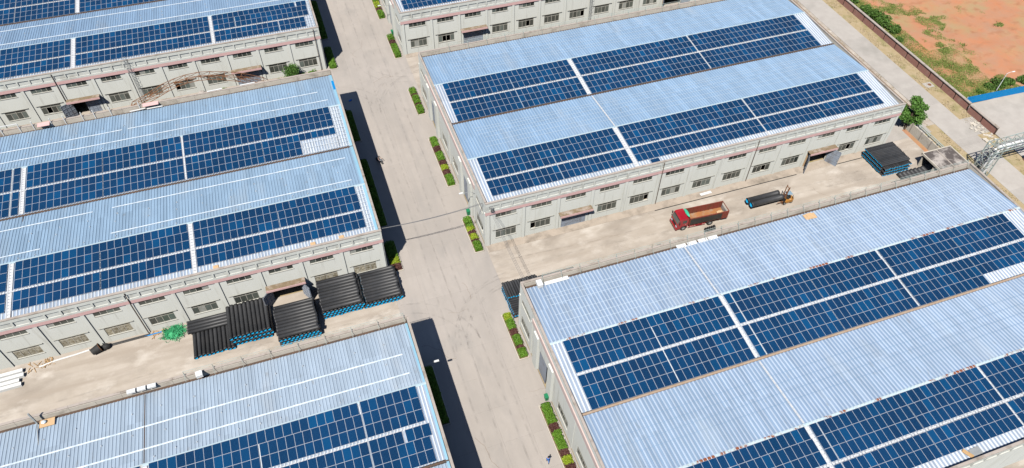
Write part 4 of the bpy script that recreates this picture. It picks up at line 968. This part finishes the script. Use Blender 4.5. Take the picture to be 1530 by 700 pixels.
# tyres
q = MB(); sg = 16; b = 0
prof = [(.3, -.13), (.5, -.14), (.55, -.07), (.55, .07), (.5, .14), (.3, .13), (.3, -.13)]
for r_, z in prof:
    for j in range(sg): q.v.append((r_ * math.cos(6.2832 * j / sg), r_ * math.sin(6.2832 * j / sg), z))
for k in range(len(prof) - 1):
    for j in range(sg): j2 = (j + 1) % sg; q.f.append((k * sg + j, k * sg + j2, (k + 1) * sg + j2, (k + 1) * sg + j)); q.m.append(0)
ME_TYRE = q.mesh('tyre', M_BLACK, True)
for k in range(5): tag(link('tyre', ME_TYRE, None, (35.7 + k * .42, -8.95 + .03 * k, G + .54), (math.pi / 2, 0, math.radians(72))), 'black tyre in the upright row beside the red truck', 'tyre', 'upright tyres beside the truck')
for k in range(9): tag(link('tyre', ME_TYRE, None, (24.0 + k * .36, -10.2 + .06 * k, G + .5), (math.pi / 2, 0, math.radians(75))), 'black tyre in the long upright row behind the railed parapet', 'tyre', 'tyres behind the railed parapet')
# bins
def bin_(label, x, y):
    t = thing('rubbish_bin', label, 'bin', (x, y, G)); mb = MB(); mb.hexa([(-.24, -.26, 0), (.24, -.26, 0), (.24, .26, 0), (-.24, .26, 0), (-.31, -.34, .95), (.31, -.34, .95), (.31, .34, .95), (-.31, .34, .95)]); obj('tub', mb, M_BIN, t)
    mb = MB(); mb.hexa([(-.34, -.37, .952), (.34, -.37, .952), (.34, .37, .952), (-.34, .37, .952), (-.3, -.33, 1.06), (.3, -.33, 1.06), (.3, .33, 1.06), (-.3, .33, 1.06)]); obj('lid', mb, M_BIN, t)
    for s in (-.22, .22): mb = MB(); mb.tube([(.3, s - .03, .09), (.3, s + .03, .09)], .09, 10); obj('wheel', mb, M_BLACK, t)
bin_('green wheeled bin by the top centre warehouse hedge', -.75, 64.3); bin_('green wheeled bin by the near corner hedge of the central warehouse', -.7, 7.7); bin_('green wheeled bin above the long hedge near the person in blue', -.6, -29.4)
# wall lamps
def wall_lamp(label, x, y, z, s):
    t = thing('wall_lamp', label, 'lamp', (x, y, z)); mb = MB(); mb.tube([(0, 0, -.5), (s * .5, 0, -.15), (s * 2.0, 0, .05)], .035, 6); obj('arm', mb, M_STEEL, t)
    mb = MB(); mb.box(min(s * 1.85, s * 2.5), max(s * 1.85, s * 2.5), -.13, .13, .0, .12); obj('lamp_head', mb, M_WHITE, t)
wall_lamp('pale lamp arm on the west wall of the central warehouse near corner', -.16, 5.6, 7.3, -1); wall_lamp('pale lamp arm on the west wall of the top centre warehouse', -.3, 66.8, 5.6, -1)
wall_lamp('lamp arm reaching out over the shaded hedge, lower left warehouse', -16.25, -22.2, 5.6, 1)
# cables
def cable(label, group, a, b, sag):
    mb = MB(); a, b = Vector(a), Vector(b); mb.tube([tuple(a.lerp(b, t_ / 12) - Vector((0, 0, sag * 4 * t_ / 12 * (1 - t_ / 12)))) for t_ in range(13)], .02, 5)
    tag(obj('power_cable', mb, M_WIRE), label, 'cable', group)
for k in range(4): cable('overhead cable crossing the street between the warehouse corners', 'cables crossing the street', (-16.2, .1 + .12 * k, 9.6 - .1 * k), (-.2, .5 + .2 * k, 9.3 - .13 * k), .45)
for k in range(3): cable('overhead cable crossing the yard mouth to the lower right warehouse', 'cables crossing the yard mouth', (.5 + .22 * k, -.3, 9.2 - .15 * k), (.5 + .2 * k, -16.2, 9.7), .5)
t = thing('junction_box', 'grey cable junction on the corner of the central warehouse', 'junction box', (1.0, -.3, 8.4)); mb = MB(); mb.box(-.2, .2, -.12, .08, -.5, .4); obj('case', mb, M_STEEL, t)
mb = MB(); mb.tube([(.25 * math.cos(a_ * .6), -.2, .25 * math.sin(a_ * .6) - .1) for a_ in range(22)], .03, 5); obj('cable_coil', mb, M_BLACK, t)

# ---------------------------------------------------------------- red dump truck
def wheel(parent, x, y, z, r_, w_):
    wv = link('wheel', None, parent, (x, y, z)); mb = MB(); sg = 18
    prof = [(r_ * .55, -w_ / 2), (r_ * .93, -w_ / 2), (r_, -w_ * .35), (r_, w_ * .35), (r_ * .93, w_ / 2), (r_ * .55, w_ / 2)]
    for q, yy in prof:
        for j in range(sg): mb.v.append((q * math.cos(6.2832 * j / sg), yy, q * math.sin(6.2832 * j / sg)))
    for k in range(len(prof) - 1):
        for j in range(sg): j2 = (j + 1) % sg; mb.f.append((k * sg + j, k * sg + j2, (k + 1) * sg + j2, (k + 1) * sg + j)); mb.m.append(0)
    obj('tyre', mb, M_BLACK, wv, smooth=False)
    mb = MB(); mb.tube([(0, -w_ * .42, 0), (0, w_ * .42, 0)], r_ * .56, 16); mb.tube([(0, -w_ * .5, 0), (0, w_ * .5, 0)], r_ * .2, 10); obj('rim', mb, M_STEEL, wv)
t = thing('dump_truck', 'red dump truck with rusty open body parked in the yard', 'truck', (40.45, -6.55, G), math.radians(176.8)); t.scale = (1, 1, 1)
mb = MB(); mb.box(.5, 9.0, -.42, -.30, .72, .98); mb.box(.5, 9.0, .30, .42, .72, .98)
for x in (1, 3, 5, 7, 8.7): mb.box(x, x + .12, -.299, .299, .74, .96)
mb.box(4.6, 5.6, .5, 1.1, .5, .95); mb.box(4.6, 5.6, -1.1, -.5, .5, .95); obj('chassis', mb, M_BLACK, t)
for x in (3.1, 8.0):
    for y in (-1.0, 1.0): wheel(t, x, y, .52, .52, .34 if x > 5 else .5)
# cab: profile extruded across the width
prof = [(7.35, .75), (7.35, 2.75), (7.55, 2.9), (8.75, 2.86), (8.95, 2.7), (9.22, 1.75), (9.28, 1.5), (9.28, .62), (8.62, .62), (8.55, .95), (8.3, 1.14), (8.0, 1.18), (7.68, 1.1), (7.48, .95), (7.45, .75)]
mb = MB(); n = len(prof)
for y in (-1.19, 1.19): mb.v += [(x, y, z) for x, z in prof]
mb.f.append(tuple(range(n))); mb.f.append(tuple(range(2 * n - 1, n - 1, -1))); mb.m += [0, 0]
for k in range(n): k2 = (k + 1) % n; mb.f.append((k, k2, n + k2, n + k)); mb.m.append(0)
cabo = obj('cab', mb, M_TRUCK, t)
mb = MB(); mb.hexa([(9.0, -1.08, 2.62), (9.245, -1.1, 1.78), (9.245, 1.1, 1.78), (9.0, 1.08, 2.62), (8.99, -1.08, 2.62), (9.2, -1.1, 1.78), (9.2, 1.1, 1.78), (8.99, 1.08, 2.62)]); obj('windscreen', mb, M_GLASS, cabo)
mb = MB(); mb.hexa([(8.93, -1.04, 2.70), (9.01, -1.04, 2.60), (9.01, 1.04, 2.60), (8.93, 1.04, 2.70), (8.99, -1.04, 2.73), (9.07, -1.04, 2.62), (9.07, 1.04, 2.62), (8.99, 1.04, 2.73)]); obj('sun_visor', mb, M_BLACK, cabo)
for s in (-1, 1):
    y0_, y1_ = sorted((s * 1.19, s * 1.215))
    mb = MB(); mb.box(7.55, 8.5, y0_ , y1_, 1.16, 1.78); mb.box(7.55, 8.5, y0_, y1_, 2.5, 2.62); mb.box(7.55, 7.65, y0_, y1_, 1.781, 2.499); mb.box(8.4, 8.5, y0_, y1_, 1.781, 2.499); d_ = obj('door', mb, M_TRUCK, t)
    mb = MB(); mb.box(7.652, 8.398, min(s * 1.192, s * 1.205), max(s * 1.192, s * 1.205), 1.79, 2.49); obj('window', mb, M_GLASS, d_)
    mb = MB(); mb.box(7.7, 7.9, min(s * 1.216, s * 1.25), max(s * 1.216, s * 1.25), 1.55, 1.6); obj('handle', mb, M_STEEL, d_)
    mb = MB(); mb.tube([(8.85, s * 1.15, 2.55), (9.1, s * 1.4, 2.5)], .02, 5); mb.box(9.06, 9.14, s * 1.42 - .13, s * 1.42 + .13, 2.0, 2.5); obj('mirror', mb, M_BLACK, t)
    mb = MB(); mb.box(9.281, 9.33, s * .85 - .2, s * .85 + .2, .95, 1.2); obj('headlight', mb, M_SEAL, t)
mb = MB(); mb.box(9.281, 9.31, -.62, .62, 1.02, 1.55)
for k in range(4): mb.box(9.312, 9.325, -.6, .6, 1.06 + .12 * k, 1.11 + .12 * k)
obj('grille', mb, M_BLACK, t)
mb = MB(); mb.box(9.1, 9.45, -1.2, 1.2, .48, .86); obj('bumper', mb, M_TRUCK, t)
mb = MB(); mb.box(9.452, 9.46, -.28, .28, .6, .74); obj('number_plate', mb, M_ORANGE, t)
# body
mb = MB(); mb.box(.12, 7.1, -1.12, 1.12, 1.05, 1.2); obj('load_floor', mb, M_FLOOR, t)
mb = MB()
for x in [k * .55 + .3 for k in range(13)]: mb.box(x, x + .1, -1.15, 1.15, .98, 1.048)
obj('cross_member', mb, M_BED, t)
for s in (-1, 1):
    y0_, y1_ = sorted((s * 1.125, s * 1.18)); sb = MB(); sb.box(0, 7.1, y0_, y1_, 1.05, 2.55); sb.box(-.02, 7.12, min(s * 1.1, s * 1.24), max(s * 1.1, s * 1.24), 2.551, 2.65)
    for k in range(10): x = .02 + k * .76; sb.box(x, x + .09, min(s * 1.181, s * 1.24), max(s * 1.181, s * 1.24), 1.0, 2.55); sb.box(x, x + .09, min(s * 1.07, s * 1.124), max(s * 1.07, s * 1.124), 1.2, 2.55)
    sd = obj('side_board', sb, M_BED, t)
    if s == 1:
        mb = MB(); mb.box(1.25, 7.0, 1.242, 1.27, 1.25, 2.45); obj('side_cover', mb, M_DBOARD, sd)
        mb = MB()
        for k in range(6): mb.box(.1, 1.15, 1.242, 1.262, 1.1 + k * .24, 1.28 + k * .24)
        obj('side_plank', mb, M_BED, sd)
mb = MB(); mb.box(7.06, 7.14, -1.12, 1.12, 1.2, 2.7); obj('head_board', mb, M_BED, t)
mb = MB(); mb.box(0, .06, -1.1, 1.1, 1.05, 2.0); obj('tailgate', mb, M_STEEL, t); mb = MB(); mb.box(-.02, .07, -1.12, 1.12, 2.551, 2.66); obj('tail_rail', mb, M_BED, t)
mb = MB()
for y in (-1.18, 1.18): mb.box(4.0, 7.2, y - .03, y + .03, .55, .62); mb.box(4.0, 7.2, y - .03, y + .03, .8, .86)
obj('side_guard', mb, M_TRUCK, t)
tw = t.matrix_basis
def on_truck(p): return Matrix.Translation((40.45, -6.55, G)) @ Matrix.Rotation(math.radians(176.8), 4, 'Z') @ Vector(p)
o = obj('sack', lump((0, 0, .32), (.62, .5, .36), am=.3), M_PLY, None, on_truck((.95, .2, 1.2))); tag(o, 'pale sack lying at the tail of the red truck body', 'sack')
o = obj('rolled_tarpaulin', lump((0, 0, 0), (.28, 1.0, .26), am=.2), M_BIN, None, on_truck((7.28, 0, 2.98)), (0, 0, math.radians(-3))); o.data.materials[0] = mat('mint_green_tarpaulin', (.06, .48, .30), (.05, .4, .25), sc=3, rough=.6); tag(o, 'mint green rolled tarpaulin behind the truck cab', 'tarpaulin')

# ---------------------------------------------------------------- forklift with two wide pipes
pipes('wide black pipe with blue end carried by the forklift, wall side', None, 'x', 1, 45.35, -6.25, G + 1.5, 6.2, .5, 0)
pipes('wide black pipe with blue end carried by the forklift, near side', None, 'x', 1, 45.5, -7.3, G + 1.5, 6.2, .5, 0)
t = thing('forklift', 'orange forklift with tilted mast holding two wide black pipes', 'forklift', (52.7, -6.95, G), math.pi); t.scale = (.9, .9, .9)
mb = MB(); mb.hexa([(-1.1, -.6, .3), (.9, -.6, .3), (.9, .6, .3), (-1.1, .6, .3), (-1.15, -.58, 1.0), (.8, -.55, .75), (.8, .55, .75), (-1.15, .58, 1.0)]); obj('body', mb, M_ORANGE, t)
mb = MB(); mb.tube([(-.8, 0, .35), (-.8, 0, .95), (-.8, 0, 1.12)], [.66, .66, .5], 16); obj('counterweight', mb, M_ORANGE, t)
mb = MB(); mb.box(-.5, .0, -.3, .3, 1.0, 1.16); mb.box(-.58, -.45, -.3, .3, 1.16, 1.6); obj('seat', mb, M_BLACK, t)
mb = MB(); mb.tube([(.62, 0, .8), (.4, 0, 1.3)], .03, 6); mb.tube([(.4 + .16 * math.cos(k_ * .4), .16 * math.sin(k_ * .4), 1.3) for k_ in range(17)], .02, 5); obj('steering_wheel', mb, M_BLACK, t)
mb = MB()
for y in (-.52, .52):
    mb.beam((.75, y, .7), (.55, y, 2.1), .07); mb.beam((-.95, y, .95), (-.75, y, 2.1), .07)
obj('overhead_guard', mb, M_BLACK, t)
mb = MB(); mb.hexa([(-.9, -.75, 2.02), (.5, -.7, 2.16), (.2, .2, 2.16), (-.85, .3, 2.1), (-.9, -.75, 2.06), (.5, -.7, 2.2), (.2, .2, 2.2), (-.85, .3, 2.14)]); obj('canopy', mb, mat('faded_blue_canopy', (.20, .32, .42), (.26, .36, .44), sc=2, rough=.7), t)
mb = MB()
for y in (-.38, .38): mb.beam((1.05, y, .1), (.70, y, 4.5), .1, .14); mb.beam((1.12, y * .75, .3), (.80, y * .75, 4.2), .08, .1)
for z in (.5, 1.3, 2.1, 3.0, 4.2): mb.beam((1.05 - .085 * z, -.38, z), (1.05 - .085 * z, .38, z), .09)
obj('mast', mb, M_RSTEEL, t)
mb = MB(); mb.box(1.12, 1.2, -.8, .8, .95, 1.9); obj('carriage', mb, M_BLACK, t)
for y in (-.6, .55): mb = MB(); mb.box(1.2, 2.5, y - .07, y + .07, .98, 1.04); obj('fork', mb, M_RSTEEL, t)
for x, y in ((.7, -.58), (.7, .58), (-.8, -.5), (-.8, .5)): wheel(t, x, y, .33, .33, .24)

# ---------------------------------------------------------------- people and the motorcycle
def person(label, loc, rz, joints, cats, shirt, trousers):
    """one continuous skinned body; joints: name -> (x, y, z, radius); bones: pairs"""
    names = list(joints); vs = [joints[n_][:3] for n_ in names]
    E = [('pelvis', 'waist'), ('waist', 'chest'), ('chest', 'neck'), ('neck', 'head'), ('head', 'crown')]
    for s in 'lr': E += [('chest', 'shoulder_' + s), ('shoulder_' + s, 'elbow_' + s), ('elbow_' + s, 'wrist_' + s), ('wrist_' + s, 'palm_' + s), ('pelvis', 'hip_' + s), ('hip_' + s, 'knee_' + s), ('knee_' + s, 'ankle_' + s), ('ankle_' + s, 'toe_' + s)]
    for s in 'lr':
        p = Vector(joints['palm_' + s][:3]); w_ = Vector(joints['wrist_' + s][:3]); d = (p - w_).normalized(); side = d.cross(Vector((0, 1, .2))).normalized()
        for k in range(5):
            n_ = 'finger%d_%s' % (k, s); ln = (.055, .07, .075, .07, .055)[k]; off = side * (.032 * (k - 2) / 2 if k else -.05)
            a_ = p + off + d * (.03 if k else -.02); b_ = a_ + d * ln + Vector((0, .012, 0))
            names += [n_ + 'a', n_ + 'b']; vs += [tuple(a_), tuple(b_)]; joints[n_ + 'a'] = (*a_, .009); joints[n_ + 'b'] = (*b_, .008); E += [('palm_' + s, n_ + 'a'), (n_ + 'a', n_ + 'b')]
    me = bpy.data.meshes.new('person'); me.from_pydata(vs, [(names.index(a_), names.index(b_)) for a_, b_ in E], []); o = bpy.data.objects.new('person', me); COL.objects.link(o)
    md = o.modifiers.new('skin', 'SKIN'); 
    for i, n_ in enumerate(names): me.skin_vertices[0].data[i].radius = (joints[n_][3],) * 2; me.skin_vertices[0].data[i].use_root = n_ == 'pelvis'
    o.modifiers.new('sub', 'SUBSURF').levels = 1; o.modifiers['sub'].render_levels = 1
    dg = bpy.context.evaluated_depsgraph_get(); ev = o.evaluated_get(dg); m2 = bpy.data.meshes.new_from_object(ev); o.modifiers.clear(); o.data = m2
    m2.materials.clear()
    for m_ in (shirt, trousers, M_SKIN, M_BLACK): m2.materials.append(m_)
    ck = [n_ for n_ in names if not n_.startswith('finger')]
    part = lambda n_: 1 if n_.startswith(('hip', 'knee', 'pelvis')) else 3 if n_.startswith(('ankle', 'toe')) else 2 if n_.startswith(('head', 'crown', 'neck', 'wrist', 'palm', 'elbow')) else 0
    for p in m2.polygons: c = p.center; p.material_index = part(min(ck, key=lambda n_: (Vector(joints[n_][:3]) - c).length_squared)); p.use_smooth = True
    o.location = loc; o.rotation_euler = (0, 0, rz); tag(o, label, 'person')
    hd = Vector(joints['head'][:3]); mb = lump((hd.x, hd.y - .012, hd.z + .045), (.092, .105, .10), am=.05); obj('hair', mb, M_HAIR, o)
    mb = MB(); mb.hexa([(hd.x - .012, hd.y + .085, hd.z - .03), (hd.x + .012, hd.y + .085, hd.z - .03), (hd.x + .012, hd.y + .125, hd.z - .03), (hd.x - .012, hd.y + .125, hd.z - .03), (hd.x - .006, hd.y + .08, hd.z + .02), (hd.x + .006, hd.y + .08, hd.z + .02), (hd.x + .006, hd.y + .095, hd.z + .02), (hd.x - .006, hd.y + .095, hd.z + .02)]); obj('nose', mb, M_SKIN, o)
    for s in (-1, 1): mb = lump((hd.x + s * .034, hd.y + .088, hd.z + .018), (.012, .01, .008)); obj('eye', mb, M_HAIR, o)
    return o
stand = {'pelvis': (0, 0, .93, .14), 'waist': (0, 0, 1.08, .125), 'chest': (0, 0, 1.3, .15), 'neck': (0, .01, 1.47, .05), 'head': (0, .03, 1.6, .085), 'crown': (0, .02, 1.69, .07)}
for s, k, f in (('l', -1, .16), ('r', 1, -.16)):
    stand.update({'shoulder_' + s: (.19 * k, 0, 1.38, .065), 'elbow_' + s: (.25 * k, -f * .6, 1.12, .045), 'wrist_' + s: (.24 * k, .05 - f * .9, .89, .032), 'palm_' + s: (.24 * k, .07 - f, .81, .035),
                  'hip_' + s: (.1 * k, 0, .88, .095), 'knee_' + s: (.1 * k, f + .03, .5, .062), 'ankle_' + s: (.1 * k, f * 1.3 - .05, .09, .042), 'toe_' + s: (.11 * k, f * 1.3 + .13, .04, .035)})
person('person in blue walking up the street at the bottom of the photo', (-3.75, -38.1, G), math.radians(-20), stand, 'person', M_CLOTH, M_CLOTH)
sit = {'pelvis': (0, -.1, .82, .14), 'waist': (0, -.06, .98, .125), 'chest': (0, .06, 1.2, .15), 'neck': (0, .14, 1.36, .05), 'head': (0, .18, 1.49, .085), 'crown': (0, .17, 1.58, .07)}
for s, k in (('l', -1), ('r', 1)):
    sit.update({'shoulder_' + s: (.19 * k, .08, 1.27, .065), 'elbow_' + s: (.28 * k, .3, 1.08, .045), 'wrist_' + s: (.29 * k, .52, 1.0, .032), 'palm_' + s: (.29 * k, .6, .99, .035),
                'hip_' + s: (.11 * k, -.05, .78, .095), 'knee_' + s: (.19 * k, .38, .66, .062), 'ankle_' + s: (.17 * k, .2, .24, .042), 'toe_' + s: (.18 * k, .38, .2, .035)})
person('person in dark clothes sitting on the motorcycle at the shadow edge', (-12.3, 25.2, G), math.radians(-150), sit, 'person', mat('grey_shirt', (.10, .09, .09), rough=.9), M_TROU)
t = thing('motorcycle', 'dark motorcycle ridden out of the shade of the left warehouse', 'motorcycle', (-12.3, 25.2, G), math.radians(-150))
for y in (-.62, .72):
    wv = link('wheel', None, t, (0, y, .3)); mb = MB(); mb.tube([(0, .25 * math.cos(6.2832 * j / 16), .25 * math.sin(6.2832 * j / 16)) for j in range(17)], .055, 6, cap=False); obj('tyre', mb, M_BLACK, wv)
    mb = MB()
    for j in range(4): a_ = math.pi * j / 4; mb.beam((0, .22 * math.cos(a_), .22 * math.sin(a_)), (0, -.22 * math.cos(a_), -.22 * math.sin(a_)), .025)
    obj('spoke', mb, M_STEEL, wv)
mb = MB(); mb.beam((0, -.6, .32), (0, .1, .5), .1); mb.beam((0, .1, .5), (0, .5, .8), .08); mb.box(-.13, .13, -.2, .2, .22, .5); obj('frame', mb, M_BLACK, t)
obj('fuel_tank', lump((0, .22, .72), (.13, .25, .13)), mat('dark_grey_paint', (.05, .05, .06), rough=.3), t)
mb = MB(); mb.hexa([(-.12, -.7, .68), (.12, -.7, .68), (.12, .05, .64), (-.12, .05, .64), (-.1, -.7, .76), (.1, -.7, .76), (.1, .05, .7), (-.1, .05, .7)]); obj('seat', mb, M_BLACK, t)
mb = MB()
for s in (-.07, .07): mb.tube([(s, .72, .3), (s, .5, .9)], .025, 6)
obj('fork', mb, M_STEEL, t)
mb = MB(); mb.tube([(-.34, .5, .98), (0, .52, .95), (.34, .5, .98)], .02, 6); obj('handlebar', mb, M_STEEL, t)
obj('headlight', lump((0, .62, .85), (.09, .07, .09), am=0), M_SEAL, t)

# ---------------------------------------------------------------- worn tyre marks and cracks on the concrete
def wear_mat():
    m = bpy.data.materials.new('rubber_wear'); m.use_nodes = True; n = m.node_tree.nodes; L_ = m.node_tree.links; b = n['Principled BSDF']
    b.inputs['Base Color'].default_value = (.17, .155, .145, 1); b.inputs['Roughness'].default_value = .95
    no = n.new('ShaderNodeTexNoise'); no.inputs['Scale'].default_value = .9; no.inputs['Detail'].default_value = 8
    g_ = n.new('ShaderNodeNewGeometry'); L_.new(g_.outputs['Position'], no.inputs['Vector'])
    q_ = n.new('ShaderNodeMapRange'); L_.new(no.outputs['Fac'], q_.inputs[0]); q_.inputs[1].default_value = .42; q_.inputs[2].default_value = .78; q_.inputs[4].default_value = .17
    L_.new(q_.outputs[0], b.inputs['Alpha']); return m
M_WEAR = wear_mat()
def ribbon(mb, pts, w_, z):
    for a_, b_ in zip(pts, pts[1:]):
        d = (Vector(b_) - Vector(a_)).normalized(); s_ = Vector((-d.y, d.x)) * w_ / 2
        mb.quad([(a_[0] - s_.x, a_[1] - s_.y, z), (b_[0] - s_.x, b_[1] - s_.y, z), (b_[0] + s_.x, b_[1] + s_.y, z), (a_[0] + s_.x, a_[1] + s_.y, z)])
def arc(cx, cy, r_, a0, a1, n_=24): return [(cx + r_ * math.cos(math.radians(a0 + (a1 - a0) * k / n_)), cy + r_ * math.sin(math.radians(a0 + (a1 - a0) * k / n_))) for k in range(n_ + 1)]
mb = MB(); zz = G + .012
for cx, cy, rr, a0, a1 in ((1.5, 40.2, 9.2, 92, 182), (2.5, 38.5, 11.5, 95, 180), (1.0, -17.5, 8.6, 90, 178), (2.5, -19, 11, 95, 176), (-17, -18, 9, 5, 85), (-18, 39.5, 8.5, 2, 80), (0, 57, 8.5, 185, 265)):
    for dr in (0, 1.75): ribbon(mb, arc(cx, cy, rr + dr, a0, a1), .26, zz); zz += .0007
for x in (-10.4, -8.6, -6.3, -4.4):
    ribbon(mb, [(x + .35 * math.sin(k * .31 + x), -60 + 4 * k) for k in range(38)], .28, zz); zz += .0007
for y in (-4.3, -6.2, -9.6, -11.4):
    ribbon(mb, [(2 + 4 * k, y + .4 * math.sin(k * .6 + y)) for k in range(18)], .26, zz + .012); zz += .0007
for y in (-7.9, -9.8, -12.2, -13.9):
    ribbon(mb, [(-19 - 4 * k, y + .35 * math.sin(k * .5 + y)) for k in range(17)], .26, zz + .012); zz += .0007
tag(obj('tyre_marks', mb, M_WEAR), 'worn tyre marks on the street and yard concrete', kind='structure')
mb = MB()
for _ in range(16):
    x, y, a_ = (U(-15, -1), U(-45, 85), U(0, 6.28)) if R() < .6 else (U(4, 72), U(-15, -2), U(0, 6.28))
    p = [(x, y)]
    for k in range(int(U(5, 13))): a_ += U(-.6, .6); p.append((p[-1][0] + .6 * math.cos(a_), p[-1][1] + .6 * math.sin(a_)))
    ribbon(mb, p, U(.015, .035), G + .006)
tag(obj('cracks', mb, M_SOIL), 'fine cracks in the concrete', kind='structure')
